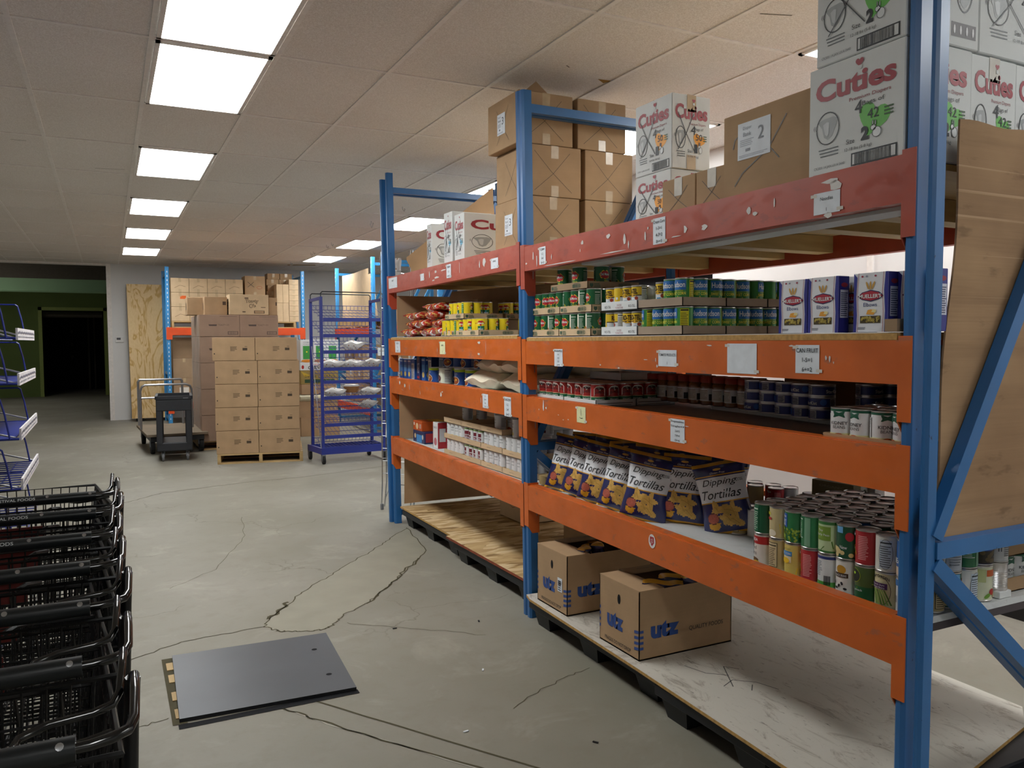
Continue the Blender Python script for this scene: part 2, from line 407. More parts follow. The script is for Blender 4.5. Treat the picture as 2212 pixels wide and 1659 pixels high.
for x in CX: mb.box(x-.0125, CY[0], H-.006, x+.0125, 17.4, H+.001, 'grid_white')
for y in CY: mb.box(CX[0], y-.0125, H-.0055, 9.4, y+.0125, H+.001, 'grid_white')
CS = Plane((0, 0, H), (1, 0, 0), (0, -1, 0))
flat('tile_hole', 'A0782E', .9); flat('tile_scar', '6E665C', .9); flat('tile_dark', '77706A', .95)
for px, py, sz in ((2.62, -4.02, .05),):
    mb.shape(CS, [(px-.04, py), (px+.06, py+.01), (px+.03, py-.05)], 'tile_hole', 2)
for (a, b, c_, d) in ((-.05, 7.95, .18, 7.9), (-.6, 7.1, -.5, 7.1), (2.75, 2.9, 2.9, 2.85), (2.3, 3.9, 2.33, 3.92)):
    mb.line(CS, [(a, -b), (c_, -d)], .008, 'tile_scar', 2)
mb.shape(CS, [(3.2, -16.2), (3.7, -16.0), (3.75, -16.15), (3.25, -16.35)], 'tile_hole', 2)
struct(mb, 'ceiling')
def wallbox(name, x0, y0, z0, x1, y1, z1, mat='wall_white'):
    q = MB(); q.box(x0, y0, z0, x1, y1, z1, mat); return struct(q, name)
mb = MB(); mb.box(.02, 17.4, 0, 9.4, 17.55, 3.1, 'wall_white'); mb.box(.02, 17.385, 0, .10, 17.4, 3.02, 'grid_white')
mb.box(-7, 17.4, 3.0, .02, 17.55, 3.1, 'wall_white'); mb.box(-7, 17.38, 2.985, .1, 17.56, 3.02, 'grid_white')
struct(mb, 'wall_back')
wallbox('wall_left', -4.6, -3.2, 0, -4.45, 17.4, 3.02); wallbox('wall_front', -4.6, -3.2, 0, 9.4, -3.05, 3.02)
mb = MB(); mb.box(4.35, -3.2, 0, 4.47, 5.08, 3.02, 'wall_white'); mb.box(4.35, 5.08, 2.12, 4.47, 6.8, 3.02, 'wall_white'); mb.box(4.35, 6.8, 0, 4.47, 8.6, 3.02, 'wall_white')
for y in (3.58, 1.9, 2.75): mb.box(4.335, y-.02, .1, 4.35, y+.02, 2.9, 'grid_white')
struct(mb, 'wall_right')
mb = MB(); mb.box(4.335, -3.0, 0, 4.35, 5.08, .1, 'baseboard_black'); struct(mb, 'baseboard_right')
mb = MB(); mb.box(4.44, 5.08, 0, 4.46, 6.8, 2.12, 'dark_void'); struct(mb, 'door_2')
wallbox('wall_far_right', 7.6, 8.0, 0, 7.7, 17.4, 3.02); wallbox('wall_partition', 4.35, 8.5, 0, 7.7, 8.6, 3.02)
# dark green room beyond the opening
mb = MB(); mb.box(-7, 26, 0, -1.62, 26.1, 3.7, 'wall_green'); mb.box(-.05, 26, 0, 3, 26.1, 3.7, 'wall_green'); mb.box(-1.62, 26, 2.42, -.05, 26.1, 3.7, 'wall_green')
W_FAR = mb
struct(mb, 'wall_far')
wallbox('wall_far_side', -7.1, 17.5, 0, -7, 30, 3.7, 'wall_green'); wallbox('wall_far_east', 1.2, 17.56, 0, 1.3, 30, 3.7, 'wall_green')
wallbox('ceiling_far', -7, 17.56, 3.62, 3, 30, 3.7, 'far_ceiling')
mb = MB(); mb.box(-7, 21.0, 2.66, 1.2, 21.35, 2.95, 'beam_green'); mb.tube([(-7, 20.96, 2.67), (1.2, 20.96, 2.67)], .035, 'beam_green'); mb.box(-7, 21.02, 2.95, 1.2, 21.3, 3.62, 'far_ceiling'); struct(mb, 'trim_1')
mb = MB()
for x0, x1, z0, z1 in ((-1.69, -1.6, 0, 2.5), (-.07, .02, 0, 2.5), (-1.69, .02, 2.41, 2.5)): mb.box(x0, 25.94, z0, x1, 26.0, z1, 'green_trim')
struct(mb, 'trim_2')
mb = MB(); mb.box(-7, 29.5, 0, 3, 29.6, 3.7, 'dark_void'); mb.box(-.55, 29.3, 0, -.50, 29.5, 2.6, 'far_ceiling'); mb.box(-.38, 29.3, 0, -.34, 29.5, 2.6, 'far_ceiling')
for z in (1.85, 1.45, 1.05): mb.ring(Plane((-1.0, 29.48, z), (1, 0, 0), (0, 0, 1)), 0, 0, .03, .05, .015, 'far_ceiling', 3)
struct(mb, 'wall_far_end')
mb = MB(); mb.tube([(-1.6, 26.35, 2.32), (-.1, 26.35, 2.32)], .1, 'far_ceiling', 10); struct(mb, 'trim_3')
# ceiling panels
def panel(ix, jy, label):
    x0, x1 = CX[ix+9]+.02, CX[ix+10]-.02; y0, y1 = CY[jy+6]+.02, CY[jy+7]-.02
    t = thing('ceiling_light', label, 'ceiling light', ((x0+x1)/2, (y0+y1)/2, H), 0, 'fluorescent panels in the tile ceiling')
    f = MB(); a, b = (x1-x0)/2, (y1-y0)/2; t_ = .022
    for q in ((-a, -b, a, -b+t_), (-a, b-t_, a, b), (-a, -b, -a+t_, b), (a-t_, -b, a, b)): f.box(q[0], q[1], -.014, q[2], q[3], -.002, 'grid_white')
    f.build('frame', t); d = MB(); d.box(-a+t_, -b+t_, -.010, a-t_, b-t_, -.004, 'panel_glow'); d.build('diffuser', t)
LA = {-1: 'glowing white panel at the top edge, the nearest of the left row', 0: 'large glowing white panel just below the nearest one in the left row', 2: 'third glowing panel of the left row, beyond the first plain tile',
      4: 'fourth glowing panel of the left row of ceiling lights', 6: 'fifth glowing panel of the left row, second from the back wall', 8: 'last and smallest glowing panel of the left row beside the white back wall'}
LB = {-2: 'glowing panel corner beside the white carton tower on the right', 0: 'glowing panel seen behind the brown carton stack and orange heart cartons', 2: 'glowing panel behind the top of the far blue upright',
      4: 'glowing panel just right of the far blue upright, above the leaning cardboard', 6: 'glowing panel left of the far blue upright, second from the back wall', 8: 'glowing panel above the blue bread rack, last of the right row'}
for j, l in LA.items(): panel(0, j, l)
for j, l in LB.items(): panel(5, j, l)
for j in (2, 6): panel(11, j, 'glowing panel over the far right area, hidden by the racks')
panel(5, -4, 'glowing panel over the near end of the rack, out of the frame'); panel(0, -5, 'glowing panel behind the camera, out of the frame')
for yy_, ll_ in ((19.3, 'nearer'), (22.6, 'farther')):  # unseen lamps added to lift the dark green room
    t = thing('ceiling_light', 'added unseen fill lamp in the dark green room, %s one beyond the opening' % ll_, 'ceiling light', (-2.6, yy_, 3.615)); q = MB(); q.box(-.6, -.3, -.04, .6, .3, 0, 'grid_white'); q.build('frame', t); q = MB(); q.box(-.56, -.26, -.05, .56, .26, -.041, 'added_fill_glow'); q.build('diffuser', t)
# small metal hooks in the ceiling between the lights
for i, (x, y) in enumerate(((3.0, 8.7), (3.0, 9.9), (3.05, 10.1), (3.1, 12.3), (3.1, 12.6), (3.12, 13.6), (3.12, 13.8), (3.15, 15.6))):
    q = MB(); q.tube([(0, 0, 0), (0, 0, -.03), (.02, 0, -.05), (.03, 0, -.03), (.02, 0, -.02)], .005, 'chrome', 5)
    tag(q.build('ceiling_hook', loc=(x, y, H-.006)), 'small shiny hook hanging from the ceiling grid above the leaning cardboard', 'hook', 'small hooks along the ceiling grid')
# steel floor plate
pl = thing('floor_plate', 'grey steel plate lying over a pit in the concrete floor', 'floor plate')
mb = MB(); top = [(.237, 4.104), (.965, 4.069), (.924, 3.356), (.216, 3.386)]
mb.poly([(x, y, .016) for x, y in top][::-1], 'dark_steel')
for i in range(4):
    a, b = top[i], top[(i+1) % 4]; mb.poly([(a[0], a[1], .001), (b[0], b[1], .001), (b[0], b[1], .016), (a[0], a[1], .016)], 'black_plastic')
mb.ell(Plane((0, 0, .016), (1, 0, 0), (0, 1, 0)), .859, 3.867, .013, .013, 'dark_void', 1); mb.ell(Plane((0, 0, .016), (1, 0, 0), (0, 1, 0)), .851, 3.544, .013, .013, 'dark_void', 1)
mb.build('plate', pl)
mb = MB(); mb.rect(FS, .19, 3.37, .055, .74, 'crack', 3); mb.rect(FS, .21, 3.325, .72, .04, 'dark_void', 3)
for i, y in enumerate((3.42, 3.6, 3.8, 3.95)): mb.box(.205, y, .002, .24, y+.09, .006, 'pallet_wood')
mb.build('pit_edge', pl)
# chips of litter on the floor
for i, (x, y) in enumerate(((1.31, 4.0), (1.5, 3.3), (1.6, 2.5), (1.2, 2.8), (1.75, 3.9), (1.55, 2.05))):
    q = MB(); q.box(-.01, -.004, 0, .012, .004, .003, 'paper' if i % 2 else 'black_rubber')
    tag(q.build('litter', loc=(x, y, .0015), rotz=i*1.1), ('pale scrap of litter on the concrete floor' if i % 2 else 'dark scrap of litter on the concrete floor'), 'litter', 'pale litter scraps' if i % 2 else 'dark litter scraps')
# ================================================================== RACKS
DEP = 1.067
LEV = (.728, 1.207, 1.507, 2.012); BH = (.132, .125, .122, .130)
def column(mb, P, s0, w_, d0, d1, z1, mat, front=True, slots=None):
    """open steel upright; P maps (s, depth, z) to the world"""
    c = min(.011, w_*.3)
    if front: pr_ = [(s0, d0+c), (s0+c, d0), (s0+w_-c, d0), (s0+w_, d0+c), (s0+w_, d1), (s0, d1)]
    else: pr_ = [(s0, d0), (s0+w_, d0), (s0+w_, d1-c), (s0+w_-c, d1), (s0+c, d1), (s0, d1-c)]
    n = len(pr_)
    vs = [P(a, b, 0) for a, b in pr_]+[P(a, b, z1) for a, b in pr_]
    mb.add(vs, [(i, i+n, (i+1) % n+n, (i+1) % n) for i in range(n)]+[tuple(range(n)), tuple(range(n, 2*n))[::-1]], mat)
    if slots:
        z = .1; d = d0-.0012 if front else d1+.0012
        while z < z1-.05:
            mb.poly([P(s0+w_*.38, d, z), P(s0+w_*.62, d, z), P(s0+w_*.55, d, z+.03), P(s0+w_*.45, d, z+.03)], slots); z += .0762
def pbox(mb, P, s0, s1, d0, d1, z0, z1, mat):
    mb.box(s0, d0, z0, s1, d1, z1, mat, sh=lambda a, b, c_: P(a, b, c_))
def frame(root, P, s0, w_, z1, mat='blue_paint', slots=None, name='upright_frame', dep=DEP, dc=.056):
    mb = MB(); column(mb, P, s0, w_, 0, dc, z1, mat, True, slots); a = mb.build('upright_post', root)
    mb = MB(); column(mb, P, s0, w_, dep-.056, dep, z1, mat, False, slots); mb.build('upright_post', root)
    sm = s0+w_/2; f0 = dc+.002; f1 = dep-.06
    for (da, za, db, zb) in ((f0, .09, f1, .09), (f0, .935, f1, .935), (f0, 2.76, f1, 2.76), (f0, .90, f1-.05, .14), (f0, .97, f1, 2.72)):
        mb = MB(); mb.bar(P(sm, da, za), P(sm, db, zb), .036, .042 if za != zb else .046, mat); mb.build('brace', root)
def beam(root, P, s0, s1, z, h_, mat, front=True, dep=DEP, labels=None, near=True):
    """s0 > s1 are the inner faces of the two uprights (s is the world y)"""
    mb = MB(); d0, d1 = (-.004, .042) if front else (dep-.042, dep+.004)
    fd = d0 if front else d1
    pbox(mb, P, s1, s0, d0, d1, z-h_, z, mat)
    # stepped top lip
    pbox(mb, P, s1, s0, d0+(.012 if front else -.012), d1+(.012 if front else -.012), z-.012, z+.003, mat)
    for a, b, pl_ in ((s0, s0+.045, s0), (s1-.038, s1, s1)):
        o = -.004 if front else dep+.004
        x0, x1 = (-.005, -.001) if front else (dep+.001, dep+.005)
        pbox(mb, P, a, b, x0, x1, z-.225, z+.012, mat)
        # side plate inside the bay with a sloped foot
        sg = .004 if pl_ == s1 else -.004; q0, q1 = (-.005, .062) if front else (dep-.062, dep+.005)
        zs = (z-.225, z-.262); pts = [(q0, z+.012), (q0, zs[0]), ((q0+q1)/2-.01 if front else (q0+q1)/2+.01, zs[1]), (q1, zs[1]), (q1, z+.012)] if front else [(q1, z+.012), (q1, zs[0]), ((q0+q1)/2, zs[1]), (q0, zs[1]), (q0, z+.012)]
        vs = [P(pl_, d, zz) for d, zz in pts]+[P(pl_+sg, d, zz) for d, zz in pts]; n = len(pts)
        mb.add(vs, [tuple(range(n)), tuple(range(n, 2*n))[::-1]]+[(i, (i+1) % n, (i+1) % n+n, i+n) for i in range(n)], mat)
        mb.box(0, 0, 0, .004, .006, .12, 'chrome_dull', M=Matrix.Translation(Vector(P(pl_+sg*1.05, .045 if front else dep-.045, z-.17))))
    return mb.build('beam', root)
def S_front(P, off=-.0045):
    """printing surface on the aisle face of a beam: x runs toward the camera (minus y)"""
    return Func(lambda x, y, o: Vector(P(-x, off-o-.0006, y)))
def paper(beam_ob, P, ya, yb, za, zb, txt=(), mat='paper', ink='3A3F48'):
    S = S_front(P); mb = MB(); w_ = ya-yb; h_ = za-zb
    mb.rect(S, -ya, zb, w_, h_, mat, 1)
    n = len(txt)
    for i, t in enumerate(txt):
        th = h_*(.5/max(n, 3.2)); yy = za-h_*(i+.62)/max(n, 1.6)-th*.4
        mb.text(S, t, -ya+w_/2, yy, th, C(ink), None if len(t) < 8 else w_*.92, 'c', 3, .01)
    for c_ in ((-ya-.012, za-.012), (-yb-.012, zb+.004)):
        mb.rect(S, c_[0], c_[1], .024, .010, 'tape', 2)
    return mb.build('shelf_label', beam_ob)
def shreds(beam_ob, P, spots, seed=1):
    return marks_on(beam_ob, P, spots, seed)
def marks_on(beam_ob, P, spots, seed):
    """old tape scraps stuck on the beam face become part of the beam's own mesh"""
    rnd = random.Random(seed); S = S_front(P); mb = MB()
    for (y, z, a, b) in spots:
        pts = [(-y+a*math.cos(t)*rnd.uniform(.5, 1.1), z+b*math.sin(t)*rnd.uniform(.5, 1.1)) for t in [i*math.pi/4 for i in range(8)]]
        mb.shape(S, pts, 'tape_white', 1)
    me = beam_ob.data; base = MB(); n0 = len(me.vertices)
    vs = [tuple(v.co) for v in me.vertices]+mb.v; fs = [tuple(p.vertices) for p in me.polygons]+[tuple(n0+k for k in f) for f in mb.f]
    nm = len(me.materials); mi = [p.material_index for p in me.polygons]+[nm]*len(mb.f); mats = [x for x in me.materials]
    m2 = bpy.data.meshes.new('beam'); m2.from_pydata(vs, [], fs)
    for x in mats: m2.materials.append(x)
    m2.materials.append(MATS['tape_white']); m2.polygons.foreach_set('material_index', mi); m2.update(); beam_ob.data = m2
flat('tape_white', 'D5D0CC', .5); flat('tape_haze', 'B58A80', .4)
# --- right unit -----------------------------------------------------------
def PR(s, d, z): # lean and the slight turn of the unit toward the aisle
    k = (s-1.505)/(3.855-1.505); y = s+(.080*k)*z/2.85
    return Vector((1.952+.0285*(s-1.505)+d, y, z))
RR = thing('storage_rack', 'long pallet rack bay nearest the camera with four orange beams and blue uprights', 'rack')
frame(RR, PR, 3.855-.045, .045, 2.853); frame(RR, PR, 1.505-.034, .034, 2.95)
RB = {}
for i, (z, h_) in enumerate(zip(LEV, BH)):
    m_ = 'red_paint' if i == 3 else 'orange_paint'
    RB[i] = beam(RR, PR, 3.81, 1.505, z, h_, m_); beam(RR, PR, 3.81, 1.505, z, h_, m_, front=False)
def board(root, P, s0, s1, d0, d1, z, t_, mat, name='shelf_board', edge=None):
    mb = MB(); pbox(mb, P, s1, s0, d0, d1, z-t_, z, mat)
    if edge:
        pbox(mb, P, s1+.001, s0-.001, d0-.0015, d0+.001, z-t_+.001, z-.001, edge)
        pbox(mb, P, s1-.0015, s1+.001, d0, d1, z-t_+.001, z-.001, edge)
    return mb.build(name, root)
board(RR, PR, 3.80, 1.51, .05, 1.02, .705, .02, 'white_melamine'); board(RR, PR, 3.80, 1.515, .05, 1.02, 1.186, .02, 'grey_melamine')
board(RR, PR, 3.80, 1.515, .0, 1.04, 1.527, .020, 'plywood_board', edge='plywood_edge'); board(RR, PR, 3.80, 1.515, .01, 1.04, 1.5295, .0025, 'white_melamine')
mb = MB(); pbox(mb, PR, 1.512, 1.53, .045, 1.03, .66, .702, 'steel_shelf_edge'); mb.build('shelf_angle', RR)
board(RR, PR, 3.80, 1.515, .05, 1.03, 2.005, .018, 'lumber')
for y in (3.62, 3.05, 2.75, 2.2, 1.9): 
    mb = MB(); pbox(mb, PR, y-.09, y, .045, 1.03, 1.91, 1.985, 'lumber'); mb.build('cross_support', RR)
board(RR, PR, 3.30, 1.515, .05, .15, 1.884, .012, 'white_melamine')
S_ = None
paper(RB[3], PR, 3.632, 3.562, 1.99, 1.90, ('CORN', '1-2', '3-4', '5+=3'))
paper(RB[3], PR, 2.645, 2.564, 1.997, 1.893, ('Cream Corn', '1-3=1', '4-7=2', '8+=3'))
paper(RB[3], PR, 1.815, 1.715, 1.955, 1.89, ('Noodles', '1'))
paper(RB[2], PR, 3.484, 3.399, 1.468, 1.382, ('PINEAPPLE', '1=1', '3=2', '5=3', '6+=4')); paper(RB[2], PR, 2.612, 2.494, 1.471, 1.406, ('TOMATO PRODUCTS', '1'))
paper(RB[2], PR, 2.203, 2.056, 1.497, 1.393, (), 'paper_white'if 0 else 'paper'); paper(RB[2], PR, 1.882, 1.785, 1.493, 1.404, ('CAN FRUIT', '1-5=1', '6+=2'))
b = paper(RB[1], PR, 3.267, 3.185, 1.197, 1.121, (), 'paper_yellow'); mb = MB(); S = S_front(PR)
mb.line(S, [(-3.228, 1.187), (-3.224, 1.155)], .0025, C('333333'), 4); mb.line(S, [(-3.238, 1.148), (-3.228, 1.142), (-3.21, 1.145)], .0025, C('333333'), 4); mb.build('handwriting', b)
paper(RB[1], PR, 2.533, 2.444, 1.203, 1.112, ('Vegetables', 'Single=1', '2-6=3', '7-9=4', '10+=6'))
mb = MB(); S = S_front(PR); mb.ell(S, -2.659, .685, .024, .029, C('E8E4E2'), 1); mb.shape(S, [(-2.673, .703), (-2.645, .703), (-2.644, .68), (-2.659, .664), (-2.674, .68)], C('B02A38'), 2)
for k in range(3): mb.line(S, [(-2.668, .690-k*.007), (-2.650, .696-k*.007)], .0022, C('E8E4E2'), 3)
mb.build('round_sticker', RB[0])
shreds(RB[3], PR, [(3.70, 1.955, .008, .03), (3.66, 1.93, .006, .035), (3.50, 1.93, .005, .02), (3.2, 1.965, .012, .011), (3.22, 1.93, .004, .01), (2.98, 1.97, .02, .012), (2.85, 1.94, .01, .03), (2.82, 1.915, .006, .02), (2.70, 1.935, .007, .028), (2.68, 1.965, .006, .008), (2.44, 1.93, .012, .02), (2.33, 1.925, .02, .012), (2.1, 1.95, .012, .016), (2.07, 1.935, .014, .008), (1.98, 1.955, .004, .018), (1.75, 1.985, .035, .012), (1.735, 1.97, .03, .02), (1.76, 1.885, .02, .01), (3.78, 1.92, .01, .006), (2.5, 1.91, .04, .003), (2.95, 1.895, .12, .003), (3.4, 1.89, .2, .003)], 3)
shreds(RB[2], PR, [(2.63, 1.43, .003, .012), (2.62, 1.405, .006, .008), (2.70, 1.43, .016, .002), (3.05, 1.40, .01, .004), (1.76, 1.455, .005, .008), (1.745, 1.45, .005, .01), (1.73, 1.44, .003, .006), (2.3, 1.49, .02, .003), (2.9, 1.39, .01, .004), (1.9, 1.49, .012, .003)], 4)
shreds(RB[1], PR, [(3.61, 1.17, .008, .035), (3.58, 1.165, .01, .008), (3.66, 1.15, .004, .006), (3.4, 1.12, .008, .003), (3.35, 1.125, .008, .003), (2.43, 1.18, .014, .002), (3.45, 1.14, .006, .003)], 5)
# --- left unit ------------------------------------------------------------
def PL_(s, d, z):
    k = (s-3.9)/(6.386-3.9); y = s+(.080+.05*k)*z/2.85
    return Vector((2.022+.0297*(s-3.9)+d, y, z))
RL = thing('storage_rack', 'farther pallet rack bay holding red chip bags, flour sacks and canned goods', 'rack')
frame(RL, PL_, 3.862, .045, 2.86); frame(RL, PL_, 6.341, .045, 2.90)
LBm = {}
for i, (z, h_) in enumerate(zip((.715, 1.210, 1.520, 2.035), BH)):
    m_ = 'red_paint' if i == 3 else 'orange_paint'
    LBm[i] = beam(RL, PL_, 6.341, 3.907, z, h_, m_); beam(RL, PL_, 6.341, 3.907, z, h_, m_, front=False)
board(RL, PL_, 6.33, 3.92, .05, 1.02, .700, .02, 'white_melamine'); board(RL, PL_, 6.33, 3.92, .05, 1.02, 1.195, .02, 'white_melamine')
board(RL, PL_, 6.33, 3.92, .0, 1.04, 1.54, .020, 'plywood_board', edge='plywood_edge'); board(RL, PL_, 6.33, 3.92, .01, 1.04, 1.5425, .0025, 'white_melamine')
board(RL, PL_, 6.33, 3.92, .05, 1.03, 2.03, .018, 'lumber')
for y in (6.1, 5.6, 5.1, 4.6, 4.15):
    mb = MB(); pbox(mb, PL_, y-.09, y, .045, 1.03, 1.93, 2.01, 'lumber'); mb.build('cross_support', RL)
paper(LBm[3], PL_, 6.33, 6.10, 2.025, 1.94, ('FRUIT', '1')); paper(LBm[3], PL_, 5.527, 5.447, 2.0, 1.95, ('1',)); paper(LBm[3], PL_, 4.987, 4.903, 2.02, 1.93, ('SOUP', '1-3', '4+=2')); paper(LBm[3], PL_, 4.251, 4.147, 1.99, 1.93, ('CEREAL', '1'))
paper(LBm[2], PL_, 6.195, 6.062, 1.51, 1.42, ('PASTA', '1-2', '3+=2')); b = paper(LBm[2], PL_, 5.151, 5.045, 1.507, 1.42, ('24=4', '1'), 'paper_yellow')
paper(LBm[1], PL_, 4.413, 4.330, 1.19, 1.105, ('1-2', '3-4=1', '5-6', '7+=2')); paper(LBm[1], PL_, 4.098, 4.006, 1.192, 1.081, ('CHICKEN', '1-2', '3-4', '5+=2'))
shreds(LBm[3], PL_, [(5.33, 1.98, .01, .03), (5.2, 1.99, .03, .012), (5.18, 1.95, .05, .008), (5.05, 1.99, .06, .006), (4.75, 1.98, .004, .05), (4.35, 1.98, .03, .03), (4.42, 1.97, .01, .03), (5.25, 1.935, .03, .006)], 6)
shreds(LBm[1], PL_, [(6.1, 1.18, .03, .02), (5.97, 1.165, .025, .02), (5.85, 1.16, .004, .03), (5.15, 1.14, .02, .02), (5.12, 1.16, .015, .006), (4.44, 1.15, .006, .02), (5.6, 1.13, .005, .02)], 7)
shreds(LBm[2], PL_, [(4.45, 1.5, .03, .01), (4.46, 1.43, .03, .008), (5.2, 1.45, .004, .02), (4.35, 1.47, .003, .05)], 8)
# --- the next rack toward the camera: only its end frame shows -------------
def PN(s, d, z): return Vector((1.950+d, s-.012*z/2.9, z))
RN = thing('storage_rack', 'blue upright end frame with diagonal braces, cut by the right edge', 'rack')
frame(RN, PN, 1.420, .024, 2.95, dc=.042)
# second frame standing behind the far end
def PF(s, d, z): return Vector((2.075+d, s+.16*z/2.85, z))
RF = thing('storage_rack', 'blue upright frame standing close behind the far end of the long rack', 'rack')
frame(RF, PF, 6.41, .045, 2.86)
# --- generic straight rack for the background ------------------------------
def far_rack(label, O, ang, bays, levels, mat_c='blue_bright', beams=True, h_=2.87, backbeams=True):
    ca, sa = math.cos(ang), math.sin(ang)
    def P(s, d, z): return Vector((O[0]+s*ca-d*sa, O[1]+s*sa+d*ca, z))
    root = thing('storage_rack', label, 'rack')
    s = 0; xs = [0]
    for b in bays: s += b; xs.append(s)
    for x in xs: frame(root, P, x, .07, h_, mat_c, slots='grid_white')  # pale slot colour stands for light coming through the holes from behind
    for a, b in zip(xs[:-1], xs[1:]):
        for z in levels:
            mb = MB(); pbox(mb, P, a+.07, b, -.01, .035, z-.13, z, 'orange_bright'); pbox(mb, P, a-.0, a+.10, -.014, -.008, z-.21, z+.01, 'orange_bright'); pbox(mb, P, b-.03, b+.07, -.014, -.008, z-.21, z+.01, 'orange_bright'); mb.build('beam', root)
            if backbeams: mb = MB(); pbox(mb, P, a+.07, b, DEP-.04, DEP, z-.13, z, 'orange_bright'); mb.build('beam', root)
    return root
far_rack('blue and orange pallet rack against the back wall, stacked with brown cartons', (.965, 15.85), 0, (2.42,), (.42, 1.77))
# ================================================================== GOODS
BLK = C('23262B'); DRED = C('8E2B36'); WHT = C('E4E8EA')
def faces(w_, d_, h_):
    return dict(L=Plane((-w_/2, d_/2, 0), (0, -1, 0), (0, 0, 1)), F=Plane((-w_/2, -d_/2, 0), (1, 0, 0), (0, 0, 1)), T=Plane((-w_/2, -d_/2, h_), (1, 0, 0), (0, 1, 0)), R=Plane((w_/2, -d_/2, 0), (0, 1, 0), (0, 0, 1)))
def carton(label, x0, y0, z0, w_, d_, h_, mat='cardboard', fn=None, cat='cardboard box', group=None, tape=True, rot=0., name='carton', seam=True, bev=.003, extra=None):
    """closed box; x0,y0 is the corner nearest the aisle and the camera"""
    mb = MB(); mb.box(-w_/2, -d_/2, 0, w_/2, d_/2, h_, mat, b=bev); F = faces(w_, d_, h_)
    if seam: mb.rect(F['T'], 0, d_/2-.001, w_, .002, 'seam_dark', 1)
    if fn: fn(mb, F, w_, d_, h_)
    o = mb.build(name, loc=(x0+w_/2*math.cos(rot)-d_/2*math.sin(rot), y0+w_/2*math.sin(rot)+d_/2*math.cos(rot), z0), rotz=rot); tag(o, label, cat, group)
    if tape:
        k = 'tape' if 'clear tape strip' in label else 'tape_tan'
        st = [('T', 0, d_/2-.024, w_, .048, 'tape_tan')] if z0+h_ < 1.5 or z0 < 2 else []
        if tape == 'F': st += [('F', w_/2-.024, h_-.07, .048, .07, k)]+([('F', w_/2-.024, 0, .048, .06, 'tape_tan')] if h_ > .2 and z0 > 1.9 and x0 < 3 else [])
        elif tape == 'L': st += [('L', d_/2-.024, h_-.07, .048, .07, 'tape')]
        for q in st: t = MB(); t.rect(F[q[0]], q[1], q[2], q[3], q[4], q[5], 2); t.build('packing_tape', o)
    if extra: extra(o, F, w_, d_, h_)
    return o
flat('seam_dark', '5A4630', .9); flat('tape_tan', 'BFA785', .25, 0, .6)
PEN = C('4A4238')
def cross(mb, S, x, y, w_, h_, k=2, wd=.0022, mat=None):
    mat = mat or PEN
    mb.line(S, [(x, y+h_), (x+w_*.45, y+h_*.5), (x+w_, y)], wd, mat, k); mb.line(S, [(x, y), (x+w_*.5, y+h_*.45), (x+w_*.95, y+h_)], wd, mat, k)
def diaper_label(o, F, w_, d_, h_, num='3', face='L', x=None, y=None, s=1.):
    S = F[face]; mb = MB(); a, b = .085*s, .10*s
    if face == 'L' and s > 1.2: a, b = .155, .125
    x = d_*.18 if x is None else x; y = h_*.35 if y is None else y
    mb.rect(S, x, y, a, b, 'paper', 3); mb.text(S, 'Diaper', x+a*.3, y+b*.78, b*.11, C('6A6E78'), None, 'c', 5); mb.text(S, 'Bank', x+a*.3, y+b*.62, b*.11, C('6A6E78'), None, 'c', 5)
    mb.lines(S, x+a*.08, y+b*.36, a*.45, b*.2, 4, C('9AA0AC'), 4); mb.lines(S, x+a*.05, y+b*.06, a*.9, b*.08, 2, C('9AA0AC'), 4); mb.rect(S, x+a*.25, y+b*.2, a*.15, b*.08, C('6A6E78'), 4)
    mb.text(S, num, x+a*.72, y+b*.45, b*.35, C('4E535E'), None, 'c', 5); mb.build('paper_label', o)
# ---- brown diaper-bank cartons at the shared upright ----
def brown(face, big=False):
    def fn(mb, F, w_, d_, h_):
        cross(mb, F['F'], w_*.12, h_*.1, w_*.7, h_*.78); cross(mb, F['L'], d_*.3, h_*.12, d_*.4, h_*.7)
    return fn
yb = 4.01
for cx, col in enumerate((2.105, 2.488)):
    for r in range(3):
        dx = (-.045 if cx == 0 else -.05) if r == 2 else (.01 if r == 1 and cx == 0 else 0); z = 2.036+r*.286
        wh = ('left', 'right')[cx]; lv = ('bottom', 'middle', 'top')[r]
        ex = (lambda o, F, w_, d_, h_: diaper_label(o, F, w_, d_, h_, '3', 'L', .13, .085, 1.19)) if cx == 0 and r != 1 else None
        carton('brown carton with pen cross, %s of the %s column in the stack near the ceiling' % (lv, wh), col+dx, yb-(.0 if r == 2 else 0), z, .345 if cx == 0 else .33, .40, .283, 'cardboard', brown('F'), tape='F', extra=ex)
# open flap standing up on the top left carton
t = MB(); t.poly([(0, 0, 0), (.27, 0, 0), (.13, 0, .11)], 'cardboard'); t.poly([(.27, .004, 0), (0, .004, 0), (.13, .004, .11)], 'cardboard')
tag(t.build('cardboard_flap', loc=(2.12, 4.16, 2.891)), 'dark peaked cardboard flap standing on the topmost brown carton under the ceiling', 'cardboard')
for i in range(0): carton('brown carton mostly hidden behind the blue post and the cross-strut, %s level' % ('upper' if i else 'lower'), 2.10, 4.42, 2.036+i*.286, .40, .35, .283, 'cardboard', None, tape=False)
